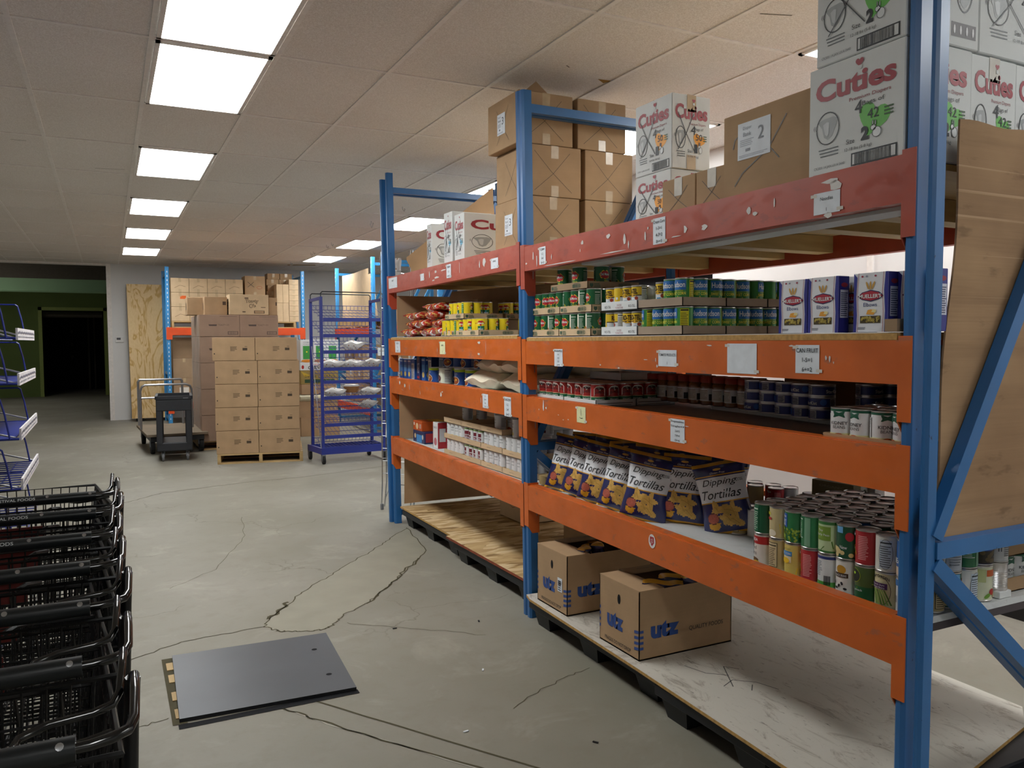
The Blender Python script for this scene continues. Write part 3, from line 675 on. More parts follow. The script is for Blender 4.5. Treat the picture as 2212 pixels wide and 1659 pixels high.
# ---- diaper cartons ----
def cuties(theme, size, count, lbs, big=True):
    hc = {'g': 'hg', 'o': 'ho', 'b': 'hb'}[theme]
    def face(mb, S, w_, h_, scribble=False, bar=True, faded=False):
        red = C('A03A45') if not faded else C('A9505A')
        mb.text(S, 'Cuties', w_*.50, h_*.67, h_*.20, red, w_*.84, 'c', 2, .035); mb.heart(S, w_*.555, h_*.925, w_*.045, red, 3)
        mb.rect(S, w_*.53, h_*.865, w_*.05, h_*.03, 'carton_white', 4)
        mb.text(S, 'Premium Diapers', w_*.66, h_*.59, h_*.042, DRED, w_*.42, 'c', 2)
        mb.ring(S, w_*.22, h_*.42, w_*.13, h_*.15, .003, BLK, 3); mb.ell(S, w_*.22, h_*.42, w_*.125, h_*.145, 'carton_white', 1)
        mb.shape(S, [(w_*(.22+.115*a), h_*(.42+.13*b)) for a, b in ((-1, .55), (-.4, .7), (.5, .75), (1, .6), (.8, .1), (.4, -.6), (0, -.8), (-.35, -.6), (-.55, .05))], C('A4A8AA'), 2)
        mb.shape(S, [(w_*(.22+.115*a), h_*(.42+.13*b)) for a, b in ((-.45, .3), (-.1, .45), (.15, .4), (.1, -.4), (-.05, -.55), (-.25, -.4))], C('C6CACC'), 3)
        mb.text(S, '((', w_*.075, h_*.42, h_*.05, BLK, None, 'c', 2)
        for k in range(3): mb.rect(S, w_*(.12+.01*k), h_*(.225-.03*k), w_*(.22-.01*k), h_*.010, C('5A5E62'), 2)
        mb.heart(S, w_*.70, h_*.40, w_*.17, C({'g': '6DBE58', 'o': 'F0A22E', 'b': '7CC4E4'}[theme]), 1, -.35)
        mb.text(S, '4', w_*.55, h_*.47, h_*.12, BLK, None, 'c', 3); mb.text(S, 'Bags of', w_*.70, h_*.52, h_*.05, BLK, w_*.22, 'c', 3); mb.text(S, count, w_*.70, h_*.40, h_*.085, BLK, None, 'c', 3)
        for k in range(3): mb.rect(S, w_*.81, h_*(.455-.03*k), w_*.09, h_*.013, C('3A5A34'), 3)
        mb.text(S, size, w_*.62, h_*.225, h_*.12, BLK, w_*.08, 'c', 3, .06)
        # small generic bunny outline
        for (a, b, ra, rb) in ((.74, .27, .045, .045), (.705, .315, .028, .026), (.70, .355, .008, .025), (.725, .35, .008, .028)): mb.ell(S, w_*a, h_*b, w_*ra, h_*rb*1.0, WHT, 3); mb.ring(S, w_*a, h_*b, w_*ra, h_*rb, .0012, BLK, 4)
        mb.text(S, 'Size', w_*.47, h_*.225, h_*.042, BLK, None, 'c', 3); mb.text(S, lbs, w_*.55, h_*.155, h_*.035, BLK, w_*.28, 'c', 3)
        if bar:
            mb.rect(S, w_*.48, h_*.02, w_*.46, h_*.115, BLK, 2); mb.rect(S, w_*.495, h_*.032, w_*.43, h_*.09, 'carton_white', 3); mb.barcode(S, w_*.52, h_*.032, w_*.37, h_*.09, BLK, 4, 20)
            mb.text(S, 'CR2001 14 JAN L01A 0440', w_*.24, h_*.05, h_*.03, C('6A6E72'), w_*.34, 'c', 2)
        if scribble: cross(mb, S, w_*.15, h_*.25, w_*.42, h_*.5, 5, .0035, C('3A3D42'))
    return face
G = cuties('g', '2', '42', '12-18 lbs (5-8 kg)'); O_ = cuties('o', '1', '50', '8-14 lbs (4-6 kg)'); B_ = cuties('b', '6', '23', '35+ lbs (16+ kg)')
def fx(y): return 1.952+.0285*(y-1.505)
def fL(y): return 2.022+.0297*(y-3.9)
def gfn(sc=False, fr=True):
    def fn(mb, F, w_, d_, h_):
        G(mb, F['L'], d_, h_, sc)
        if fr: G(mb, F['F'], w_, h_, False, False)
    return fn
carton('large white diaper carton with green heart, at the rack end above the red beam', 1.957, 1.512, 2.008, .281, .335, .323, 'carton_white', gfn(), cat='diaper box', tape=False)
carton('white green-heart diaper carton on top of the large one, cut by the top edge', 1.957, 1.512, 2.333, .17, .31, .323, 'carton_white', gfn(True), cat='diaper box', tape=False)
for i, l in enumerate((None, 'with clear tape strip, right of the near blue post', 'cut by the right edge', 'out of frame past the right edge')):
    if l: carton('white green-heart carton, end row, %s' % l, 2.241+.2145*(i-1), 1.514+.003*i, 2.008, .2125, .35, .322, 'carton_white', gfn(), cat='diaper box', tape='F' if i == 1 else False)
def topfn(mb, F, w_, d_, h_):
    S = F['F']; mb.rect(S, w_*.1, h_*.08, w_*.8, h_*.12, C('4A4448'), 1)
    for k in range(4): mb.ell(S, w_*(.2+.2*k), h_*.14, w_*.03, h_*.04, C('D8D8DA'), 2, 8)
    mb.ring(S, w_*.5, h_*.55, w_*.3, h_*.26, .004, C('55585C'), 2); mb.ell(S, w_*.5, h_*.55, w_*.22, h_*.22, C('A4A8AA'), 1)
carton('white carton with a dark icon band, above the end row of diaper cartons', 2.13, 1.513, 2.336, .135, .33, .33, 'carton_white', topfn, cat='diaper box', tape=False)
carton('white green-heart carton set askew in the upper end row, at the top right corner', 2.272, 1.516, 2.336, .38, .33, .33, 'carton_white', lambda mb, F, w_, d_, h_: G(mb, F['F'], w_, h_, True, False), cat='diaper box', tape=False)
# brown carton marked 2
carton('big brown carton with a pen cross and a white label marked 2', 1.99, 1.872, 2.008, .33, .40, .29, 'cardboard', lambda mb, F, w_, d_, h_: (mb.line(F['L'], [(.06, .04), (.10, .08), (.22, .14), (.30, .235)], .0045, PEN, 2), mb.line(F['L'], [(.05, .17), (.06, .20), (.10, .22), (.2, .17), (.27, .10)], .004, PEN, 2)), tape='F', extra=lambda o, F, w_, d_, h_: diaper_label(o, F, w_, d_, h_, '2', 'L', .075, .125, 1.5))
for i, (y, ww) in enumerate(((2.462, .205), (2.278, .18))):
    carton('low brown carton with torn clear tape, %s of the pair beside the carton marked 2' % ('left' if i == 0 else 'right'), 2.02, y, 2.008, .28, ww, .138, 'cardboard', lambda mb, F, w_, d_, h_: cross(mb, F['L'], d_*.2, .01, d_*.6, .09), tape='L')
def ofn(mb, F, w_, d_, h_): O_(mb, F['L'], d_, h_, True); O_(mb, F['F'], w_, h_, True, False, True)
carton('white diaper carton with orange heart, upper one of the pair', 2.15, 2.775, 2.238, .205, .262, .312, 'carton_white', ofn, cat='diaper box', tape='F')
carton('white diaper carton with orange heart, lower one behind the low brown cartons', 2.15, 2.78, 2.008, .205, .255, .228, 'carton_white', ofn, cat='diaper box', tape=False)
# blue-heart cartons on the far bay
def bfn(mb, F, w_, d_, h_): B_(mb, F['L'], d_, h_, True, False); B_(mb, F['F'], w_, h_, False, False)
for i, (y, x, w_, d_, h_, l) in enumerate(((5.59, 2.15, .42, .10, .335, 'farthest of the three in the far bay'), (5.15, 2.13, .30, .15, .36, 'bulging middle one of the three in the far bay'), (4.955, 2.135, .60, .165, .325, 'nearest of the three, with a handwritten circled 10'))):
    def ex(o, F, a, b, c):
        if i < 2: return
        q = MB(); q.ring(F['F'], a*.80, c*.5, .045, .04, .002, BLK, 6); q.line(F['F'], [(a*.76, c*.46), (a*.765, c*.55)], .004, BLK, 6); q.ring(F['F'], a*.81, c*.5, .012, .02, .003, BLK, 6); q.build('handwriting', o)
    carton('white diaper carton with blue heart, %s' % l, x, y, 2.037, w_, d_, h_, 'carton_white', bfn, cat='diaper box', tape=False, extra=ex)
carton('tall narrow brown carton standing behind the farthest blue-heart carton', 2.30, 5.75, 2.037, .25, .12, .36, 'cardboard', None)
# ---- large cardboard sheets ----
def sheet(label, fn, nu, nv, mat='cardboard', th=.005):
    mb = MB(); mb.grid(fn, nu, nv, mat); n0 = len(mb.v)
    o = mb.build('cardboard_sheet'); s = o.modifiers.new('s', 'SOLIDIFY'); s.thickness = th; s.offset = 0
    return tag(o, label, 'cardboard sheet')
sheet('huge cardboard sheet leaning diagonally across the back of the far bay', lambda u, v: Vector((2.42+.50*u+.10*v+.03*math.sin(4*u+2*v), 6.27-1.6*u-.1*v, 1.57+.30*u+(.345-.30*u)*v)), 14, 8)
sheet('tall tan cardboard sheet standing behind the blue-heart cartons up to the strut', lambda u, v: Vector((2.20+.72*u+.02*math.sin(5*v), 6.24-.12*u-.0*v, 2.045+(.14+.60*u)*v)), 12, 6, 'cardboard')
sheet('cardboard sheet lining the end of the far bay, above the OSB deck', lambda u, v: Vector((2.16+.86*u, 6.30-.02*v+.01*math.sin(4*u), .17+.50*v*(1-.0*u))), 6, 3, 'cardboard')
sheet('cardboard panel closing the far end behind the red chip bags', lambda u, v: Vector((2.12+.6*u, 6.31, 1.55+.33*v)), 4, 3, 'cardboard')
sheet('dark cardboard panel closing the far end beside the small snack boxes', lambda u, v: Vector((2.13+.86*u, 6.31, .71+.45*v)), 4, 3, 'cardboard')
def cs(u, v):
    z = .955+1.155*v; x = 2.030+.05*v+(.03*math.sin(11*v)*.3)+.03*v+u*.93; return Vector((x, 1.4525+.0015*math.sin(6*v)+.001*math.sin(5*u), z+(.004*math.sin(23*u)*(v > .99))))
o = sheet('large stained cardboard sheet behind the near upright braces, with horizontal creases', cs, 24, 30, 'cardboard_dirty', .006)
# ---- cans -----------------------------------------------------------------
RC, HC = .0366, .1105
def can_mesh(side, fn=None, r=RC, h=HC, lid=True, n=22, ribs=False, rim=.004):
    mb = MB(); s_ = .0016
    pr_ = [(r*.93, 0, 'can_metal'), (r+.0008, .001, 'can_metal'), (r+.0008, rim, 'can_metal'), (r, rim+.001, side)]
    if ribs:
        z = .03
        while z < h-.03: pr_ += [(r, z, side), (r-.0012, z+.0025, side)]; z += .005
    pr_ += [(r, h-rim-.001, 'can_metal'), (r+.0008, h-rim, 'can_metal'), (r+.0008, h-.0005, 'can_metal'), (r-.0008, h, 'can_metal')]
    pr_ += [(r-.0018, h-.0035, 'can_metal')]
    mb.lathe(pr_, 'can_metal', n, cap=(True, not lid))
    if fn: fn(mb, Cyl((0, 0, 0), r, math.pi), r, h)
    me = mb.build('can'); m_ = me.data; m_.polygons.foreach_set('use_smooth', [True]*len(m_.polygons)); m_.set_sharp_from_angle(angle=R(35)); bpy.data.objects.remove(me); return m_
def lid_mesh(r, h, n=22):
    mb = MB(); mb.lathe([(r-.002, h-.0035), (r*.86, h-.0035), (r*.84, h-.0022), (r*.70, h-.0022), (r*.68, h-.0030), (r*.45, h-.0030)], 'can_metal', n, cap=(False, True))
    o = mb.build('lid'); m_ = o.data; m_.polygons.foreach_set('use_smooth', [True]*len(m_.polygons)); m_.set_sharp_from_angle(angle=R(50)); bpy.data.objects.remove(o); return m_
LIDS = {}; ME = {}
STUFF = []; SIDE = dict(corn='can_green', hudson='can_green2', rotel='can_white', fruit='can_yellow', sauce='can_red', kidney='can_white', tuna='can_navy', bigblue='can_blue', bigbean='can_pale', maroon='can_white', pot='can_white', bean='can_white', bare='can_metal')
def can(key, x, y, z, rot, label, group=None, r=RC, h=HC, lid=True, name='food_can', cat='can'):
    if group and group.startswith('STUFF'):
        STUFF.append((x, y, z, r, h, SIDE.get(key, 'cn_'+key))); return None
    o = bpy.data.objects.new(name, ME[key]); COL.objects.link(o); o.location = (x, y, z); o.rotation_euler.z = rot; tag(o, label, cat, group)
    if lid:
        k = (r, h)
        if k not in LIDS: LIDS[k] = lid_mesh(r, h)
        l = bpy.data.objects.new('lid', LIDS[k]); COL.objects.link(l); l.parent = o
    return o
def nutr(mb, S, x, y, w_, h_, bg='E6E8E8', ink='3E4246', k=2):
    mb.rect(S, x, y, w_, h_, C(bg), k); mb.rect(S, x+w_*.06, y+h_*.88, w_*.88, h_*.05, C(ink), k+1)
    mb.lines(S, x+w_*.06, y+h_*.06, w_*.88, h_*.78, 10, C(ink), k+1, .35, .32)
def band(mb, S, y0, y1, c, k=1, x0=None, x1=None):
    r = S.r; a = -math.pi*r if x0 is None else x0; b = math.pi*r if x1 is None else x1; mb.rect(S, a, y0, b-a, y1-y0, C(c) if len(c) == 6 else c, k)
# Del Monte style green corn
def f_corn(mb, S, r, h):
    band(mb, S, .006, .03, 'D9D02C', 1, -.05, -.02); mb.shape(S, [(-.06, .006), (-.012, .006), (-.03, .035), (-.055, .045)], C('E2D733'), 1)
    mb.shape(S, [(.03, .07), (.012, .088), (-.012, .088), (-.03, .07), (-.022, .05), (0, .044), (.022, .05)], C('E8C33A'), 2); mb.shape(S, [(.027, .07), (.011, .084), (-.011, .084), (-.027, .07), (-.019, .053), (0, .048), (.019, .053)], C('B8202C'), 3)
    mb.text(S, 'Del Monte', 0, .062, .013, WHT, .045, 'c', 5, .02); mb.text(S, 'Whole', .008, .030, .011, C('E8E04A'), .028, 'c', 3); mb.text(S, 'CORN', 0, .014, .009, C('E8E04A'), .036, 'c', 3)
    for sx in (.05, -.085): nutr(mb, S, sx, .01, .03, .09, '1E5A38', 'C8D8C8')
    mb.rect(S, .085, .008, .032, .094, C('E9E6D4'), 1); mb.ell(S, .1, .03, .014, .014, C('B5622A'), 2); mb.ell(S, .1, .02, .015, .008, C('8A8A3A'), 2)
    mb.rect(S, -.117, .008, .03, .094, C('E9E6D4'), 1); mb.ell(S, -.1, .03, .014, .014, C('B5622A'), 2)
ME['corn'] = can_mesh('can_green', f_corn) if flat('can_green', '186038', .35, 0, .5) else 0
def f_corndark(mb, S, r, h): f_corn(mb, S, r, h)
def f_hud(mb, S, r, h):
    band(mb, S, .006, .034, 'E5DA2C', 1, -.115, -.04); mb.shape(S, [(-.04, .006), (.04, .006), (.035, .030), (0, .038), (-.04, .045)], C('E2D23A'), 1); mb.shape(S, [(-.025, .006), (.035, .006), (.02, .028), (-.02, .028)], C('CDBB74'), 2)
    mb.rect(S, -.036, .062, .072, .04, C('2C6FB8'), 2); mb.text(S, 'Hudson', 0, .072, .022, WHT, .064, 'c', 4, .02)
    mb.text(S, 'SWEET CORN', 0, .042, .012, C('EFE650'), .07, 'c', 3, .02); mb.text(S, 'CREAM STYLE', 0, .057, .004, C('EFE650'), .05, 'c', 3)
    mb.rect(S, .05, .008, .035, .093, C('D8CE22'), 1); mb.rect(S, .052, .092, .031, .006, BLK, 2); mb.lines(S, .052, .012, .031, .076, 11, C('4A4A18'), 2, .3, .3)
flat('can_green2', '3C8C3E', .35, 0, .5); ME['hudson'] = can_mesh('can_green2', f_hud)
def f_rotel(mb, S, r, h):
    H_ = h; band(mb, S, .06, .095, 'E8C42A', 1); band(mb, S, .056, .06, '3A2A22', 1); band(mb, S, .093, .096, '3A2A22', 1)
    mb.text(S, 'RO-TEL', 0, .064, .023, C('3A2018'), .055, 'c', 3, .04); mb.ell(S, 0, .058, .02, .007, C('E2B020'), 2)
    mb.rect(S, -.005, .012, .02, .026, C('3A90C0'), 2); mb.ell(S, .022, .045, .008, .008, C('A8402A'), 2); nutr(mb, S, .045, .01, .03, .085, 'E8EAEA', '55585C'); mb.rect(S, -.085, .008, .03, .088, C('E8C42A'), 2)
    mb.ell(S, -.07, .05, .006, .006, WHT, 3)
flat('can_white', 'DFE2E4', .4, 0, .5); ME['rotel'] = can_mesh('can_white', f_rotel, .0335, .102)
def f_fruit(mb, S, r, h):
    mb.rect(S, -.022, .008, .046, .05, C('1F6A3C'), 1); mb.shape(S, [(.03, .075), (.012, .092), (-.012, .092), (-.03, .075), (0, .058)], C('B8202C'), 3); mb.shape(S, [(-.024, .03), (0, .055), (.024, .03)], C('3A9AD0'), 2)
    mb.text(S, 'Del Monte', 0, .070, .010, WHT, .04, 'c', 5, .02); mb.text(S, 'Mixed', 0, .034, .010, WHT, .03, 'c', 4, .02); mb.text(S, 'Peaches', 0, .016, .012, WHT, .04, 'c', 4, .02)
    mb.ell(S, .045, .025, .014, .014, C('E8821E'), 2); mb.ell(S, -.04, .022, .013, .013, C('E8821E'), 2); mb.ell(S, .045, .03, .008, .006, C('B8401A'), 3)
    for sx in (.066, -.10): nutr(mb, S, sx, .008, .03, .092, '2C7A3E', 'C8D89A')
flat('can_yellow', 'EDD21C', .35, 0, .5); ME['fruit'] = can_mesh('can_yellow', f_fruit)
def f_sauce(mb, S, r, h):
    band(mb, S, .006, .046, '1A6A44', 1); band(mb, S, .006, .012, 'B8322A', 2); band(mb, S, .046, .049, 'D8C8A0', 2)
    mb.shape(S, [(-.03, .052), (.03, .052), (.03, .085), (.018, .098), (0, .102), (-.018, .098), (-.03, .085)], C('E2E0D8'), 2)
    mb.text(S, 'PRIMA', 0, .078, .014, C('262A2E'), .04, 'c', 4, .03, arc=.004); mb.text(S, 'QUALITA', 0, .060, .013, C('262A2E'), .048, 'c', 4, .02, arc=.004)
    mb.text(S, 'SPAGHETTI', 0, .030, .009, WHT, .048, 'c', 3, .02); mb.text(S, 'SAUCE', 0, .018, .009, WHT, .03, 'c', 3, .02)
    for sx in (.05, -.085): nutr(mb, S, sx, .012, .032, .075)
flat('can_red', 'A62A26', .35, 0, .5); ME['sauce'] = can_mesh('can_red', f_sauce)
def f_kid(mb, S, r, h):
    band(mb, S, h-.012, h-.005, '1E5A44', 1)
    for i in range(3): band(mb, S, .006, .018+.007*(2-i), ('E0C02A', 'E6D060', 'E4DCA0')[2-i], 1+(2-i) if 0 else 3-i)
    mb.shape(S, [(-.018, .08), (.018, .08), (.014, .09), (.018, .1), (-.018, .098), (-.014, .088)], C('1E5A44'), 4); mb.text(S, 'KIDNEY', 0, .058, .010, BLK, .05, 'c', 4, .01); mb.text(S, 'BEANS', 0, .046, .009, BLK, .036, 'c', 4)
    mb.ell(S, 0, .018, .018, .014, C('C85A1E'), 4); mb.ell(S, .006, .024, .006, .006, C('8A2E14'), 5); nutr(mb, S, .045, .012, .03, .08, 'D8DADA', '55585C', 4); nutr(mb, S, -.08, .03, .028, .06, 'E4E6E6', '7A7E82', 4)
ME['kidney'] = can_mesh('can_white', f_kid)
def f_tuna(mb, S, r, h):
    band(mb, S, h-.008, h-.006, 'C8CAD0', 1); mb.text(S, 'StarKist', 0, .012, .013, WHT, .055, 'c', 3, .02); mb.ell(S, .05, .022, .012, .012, C('3A6AC0'), 2)
    for sx in (.075, -.11): mb.rect(S, sx, .007, .03, .03, C('A8AAB4'), 2); mb.lines(S, sx+.002, .01, .026, .024, 6, C('2A3050'), 3)
flat('can_navy', '1E2E80', .35, 0, .5); ME['tuna'] = can_mesh('can_navy', f_tuna, .048, .044)
def f_big(kind):
    def fn(mb, S, r, h):
        if kind == 'blue':
            band(mb, S, h-.024, h-.006, 'A8C82C', 1); mb.ell(S, 0, .034, .034, .03, C('E8E4DC'), 2); mb.ell(S, 0, .034, .030, .026, C('9A4A22'), 3); mb.ell(S, .008, .04, .010, .008, C('D8A43A'), 4); mb.ell(S, -.012, .03, .008, .007, C('C87A2A'), 4)
            mb.text(S, 'Vegetable', 0, .078, .008, WHT, .04, 'c', 3); mb.text(S, 'Soup', 0, .068, .007, WHT, .024, 'c', 3); nutr(mb, S, .07, .012, .05, .08, '2A4A8A', 'B8C8E0')
        else:
            mb.ell(S, -.01, .098, .022, .014, C('6A3A8A'), 2); mb.ell(S, 0, .042, .034, .03, C('E2E2DA'), 2); mb.ell(S, 0, .042, .030, .026, C('4A1A22'), 3)
            for a in range(7): mb.ell(S, .015*math.cos(a), .042+.013*math.sin(a), .006, .004, C('8A4A4A'), 4)
            mb.text(S, 'Beans', .01, .08, .009, C('3A6A3A'), .03, 'c', 3); nutr(mb, S, .06, .012, .05, .095, 'C8CAC4', '55585C')
    return fn
flat('can_blue', '1F4C98', .35, 0, .5); flat('can_pale', 'D4DAC8', .35, 0, .5); ME['bigblue'] = can_mesh('can_blue', f_big('blue'), .05, .118, n=24); ME['bigbean'] = can_mesh('can_pale', f_big('bean'), .05, .118, n=24)
def f_wht(kind):
    def fn(mb, S, r, h):
        if kind == 'maroon':
            for a, b in ((.062, .085), (.04, .056), (.018, .034)): mb.rect(S, -.028, a, .052, b-a, C('6A1E2A'), 2)
            mb.rect(S, -.022, .044, .04, .006, C('D8C8C8'), 3); band(mb, S, .095, .104, '7A9A5A', 1); nutr(mb, S, .045, .01, .05, .09, 'DADCDC')
        else:
            mb.text(S, {'pot': 'WHITE', 'bean': 'CANNED'}[kind], 0, .078, .010, C('55585C'), .036, 'c', 3); mb.text(S, {'pot': 'Potatoes', 'bean': 'Beans'}[kind], 0, .062, .008, C('55585C'), .034, 'c', 3)
            mb.ell(S, 0, .024, .018, .011, C('D8C87A' if kind == 'pot' else 'A0522A'), 2); mb.rect(S, .05, .012, .02, .09, C('C8CCD0'), 2); nutr(mb, S, .052, .035, .04, .06, 'E0E2E4', '5A5E62'); mb.lines(S, -.09, .02, .035, .07, 8, C('8A8E92'), 2); mb.barcode(S, -.05, .03, .018, .03, BLK, 2, 8)
    return fn
for k in ('maroon', 'pot', 'bean'): ME[k] = can_mesh('can_white', f_wht(k))
# shallow corrugated trays
def tray(label, x0, y0, z0, w_, d_, h_=.036, mat='cardboard_grey', fn=None, group=None, cutaway=False):
    mb = MB(); t_ = .003; F = faces(w_, d_, h_)
    mb.box(-w_/2, -d_/2, 0, w_/2, d_/2, t_, mat)
    for a in ((-w_/2, -d_/2, w_/2, -d_/2+t_), (-w_/2, d_/2-t_, w_/2, d_/2), (-w_/2, -d_/2, -w_/2+t_, d_/2), (w_/2-t_, -d_/2, w_/2, d_/2)): mb.box(a[0], a[1], 0, a[2], a[3], h_, mat)
    if fn: fn(mb, F, w_, d_, h_)
    return tag(mb.build('carton_tray', loc=(x0+w_/2, y0+d_/2, z0)), label, 'tray', group)
INK_G = C('3E5A48')
def t_dm(mb, F, w_, d_, h_):
    for S, L_ in ((F['L'], d_), (F['F'], w_)):
        mb.shape(S, [(.012, .026), (.032, .026), (.032, .014), (.022, .006), (.012, .014)], INK_G, 2); mb.lines(S, .036, .007, .04, .022, 3, INK_G, 2)
        mb.ring(S, L_*.72, h_*.5, .042, .013, .0015, INK_G, 2); mb.barcode(S, L_*.72-.036, h_*.5-.008, .072, .016, INK_G, 2, 14)
def t_rt(mb, F, w_, d_, h_):
    for S, L_ in ((F['L'], d_), (F['F'], w_)):
        mb.text(S, 'RO-TEL', L_*.2, .011, .011, C('3A3F46'), .05, 'c', 2); mb.text(S, 'DICED', L_*.52, .019, .008, C('A0606A'), .035, 'c', 2); mb.text(S, 'TOMATOES', L_*.52, .007, .008, C('A0606A'), .06, 'c', 2); mb.text(S, 'RO-TEL', L_*.86, .011, .011, C('3A3F46'), .05, 'c', 2)
def t_gen(mb, F, w_, d_, h_):
    for S, L_ in ((F['L'], d_), (F['F'], w_)): mb.text(S, 'INSPECTED 1', L_*.4, .016, .006, C('7A6A52'), .06, 'c', 2)
def t_mark(mb, F, w_, d_, h_):
    for S, L_ in ((F['F'], w_),): mb.lines(S, .01, .006, L_-.02, .022, 2, C('7C8084'), 2, .1, .4)
rr = random.Random(11)
def fill(key, x0, y0, z0, nx, ny, desc, where, r=RC, h=HC, pitch=None, rots=None, skip=(), lid=False, show=2, cat='can', hide_end=False):
    """cans standing in rows; only the two faces toward the aisle and the camera can be told apart"""
    p = pitch or 2*r+.0012
    for i in range(nx):
        for j in range(ny):
            if (i, j) in skip: continue
            a = rots(i, j) if rots else (rr.choice((-.9, -.3, -.1, .1, .3, .6, 1.6, 2.4)) if j or i == 0 else rr.choice((.7, 1.0, 1.3, 1.6, 2.2, 2.9)))
            if i == 0 and j == 0: pos = 'near corner can'
            elif i == 0: pos = 'front row, %s from the near end' % ORD[j]
            elif j == 0: pos = 'end row, %s from the aisle' % ORD[i]
            else: pos = None
            if hide_end and i > 0: pos = None
            if pos: can(key, x0+r+i*p, y0+r+j*p, z0, a, '%s, %s, %s' % (desc, where, pos), None, r, h, lid, cat=cat)
            else: can(key, x0+r+i*p, y0+r+j*p, z0, a, '', 'STUFF', r, h, lid, cat=cat)
# right bay, eye-level shelf
zs = 1.5315
for k, (yy, xx, zz, lv) in enumerate(((3.270, 2.060, zs, 'lowest layer'), (3.268, 2.064, zs+.114, 'middle layer'))):
    for j in range(2): tray('brown corn tray, %s, %s one' % (lv, 'nearer' if j == 0 else 'farther'), xx, yy+j*.302, zz, .45, .30, mat='cardboard_pale', fn=t_dm)
    fill('corn', xx+.004, yy+.004, zz+.0035, 4, 8, 'green corn can', lv, hide_end=True)
tray('brown corn tray topping the green corn cans', 2.068, 3.31, zs+.228, .30, .36, mat='cardboard_dull', fn=t_dm)
for i, (x, y) in enumerate(((2.11, 3.60), (2.11, 3.45), (2.18, 3.36), (2.27, 3.36))):
    can('corn', x, y, zs+.232, (.2, .1, 1.5, 2.6)[i], 'green corn can loose in the topmost tray, %s from the left' % ORD[i], lid=False)
for k, lv in enumerate(('lower', 'upper')):
    tray('white diced-tomato tray, %s one' % lv, 2.055, 2.885+.0*k, zs+.113*k, .40, .285, h_=.04, mat='carton_white', fn=t_rt)
    fill('rotel', 2.06, 2.89, zs+.113*k+.0035, 3, 4, 'yellow and white tomato can', lv+' white tray', .0335, .102, hide_end=True)
for k, lv in enumerate(('lower', 'upper')):
    for i in range(3):
        tray('plain grey-brown sweet corn tray, %s layer, %s in from the aisle' % (lv, ORD[i]), 2.045+.225*i, 2.565, zs+.114*k, .224, .30, mat='cardboard_grey')
    fill('hudson', 2.05, 2.570, zs+.114*k+.0035, 9, 4, 'green and yellow sweet corn can', lv+' layer', skip=[(0, 2), (0, 3), (1, 3)] if k else ())
can('rotel', 2.09, 2.745, zs+.118, .1, 'tomato can standing among the upper sweet corn cans', lid=False)
# elbow macaroni boxes
def pasta(x, y, label, rot=0., z=1.531):
    w_, d_, h_ = .046, .118, .172
    def fn(mb, F, a, b, c):
        S = F['L']; mb.rect(S, 0, 0, b, c, C('E2E4EA'), 1)
        mb.shape(S, [(0, 0), (.010, 0), (.012, .05), (.008, .11), (.012, .16), (0, .172)], C('2A2E8A'), 2); mb.shape(S, [(b, 0), (b-.012, 0), (b-.010, .06), (b-.014, .12), (b-.010, .172), (b, .172)], C('2A2E8A'), 2)
        mb.line(S, [(.015, 0), (.017, .05), (.013, .11), (.017, .172)], .0014, C('A03048'), 3); mb.line(S, [(b-.017, 0), (b-.015, .06), (b-.019, .12), (b-.015, .172)], .0014, C('A03048'), 3)
        mb.shape(S, [(.014, .104), (.03, .094), (.06, .088), (.088, .094), (.103, .104), (.088, .116), (.06, .122), (.03, .116)], C('23265A'), 3); mb.shape(S, [(.017, .104), (.032, .096), (.06, .091), (.086, .096), (.1, .104), (.086, .114), (.06, .119), (.032, .114)], C('B0243A'), 4)
        mb.text(S, "MUELLER'S", .058, .0985, .0115, WHT, .076, 'c', 6, .02); mb.text(S, 'Elbows', .058, .074, .011, C('2A3A7A'), .046, 'c', 3)
        mb.shape(S, [(.045, .052), (.07, .050), (.078, .060), (.062, .066), (.05, .064)], C('E8A43A'), 3); mb.shape(S, [(.063, .058), (.078, .056), (.080, .064), (.068, .067)], C('E8DCA0'), 4)
        for q in (-.5, 0, .5): mb.ell(S, .058+q*.02, .135, .0035, .013, C('C89A4A'), 3, 8, -q*.8)
        mb.shape(S, [(.024, .026), (.094, .026), (.094, .047), (.024, .047), (.024, .04)], C('4A3E1E'), 3)
        r3 = random.Random(2)
        for _ in range(34): mb.ring(S, .029+r3.random()*.060, .0295+r3.random()*.014, .0036, .0032, .0016, C('C8B04A') if r3.random() < .6 else C('DDCB70'), 4+_ % 3, 7)
        mb.ell(S, .03, .162, .004, .003, C('A03048'), 3, 8); mb.ell(S, .045, .162, .004, .003, C('8A8EA0'), 3, 8); mb.ell(S, .075, .162, .004, .003, C('A03048'), 3, 8); mb.lines(S, .015, .008, .03, .008, 2, C('7A7E8A'), 3)
        S = F['F']; mb.rect(S, .006, .045, a-.012, .085, C('C8CAD8'), 2); mb.lines(S, .008, .05, a-.016, .075, 12, C('4A4E6A'), 3); mb.ell(S, a/2, .145, .014, .007, C('8A2438'), 2)
    o = MB(); o.box(-w_/2, -d_/2, 0, w_/2, d_/2, h_, 'pasta_blue', b=.0015); fn(o, faces(w_, d_, h_), w_, d_, h_)
    return tag(o.build('pasta_box', loc=(x+w_/2, y+d_/2, z), rotz=rot), label, 'pasta box')
flat('pasta_blue', '26287E', .4, 0, .5)
pasta(2.0, 1.885, 'white and navy elbow macaroni box, leftmost of the row', .03, 1.531); pasta(1.99, 1.752, 'white and navy elbow macaroni box, second from the left, its blue side showing')
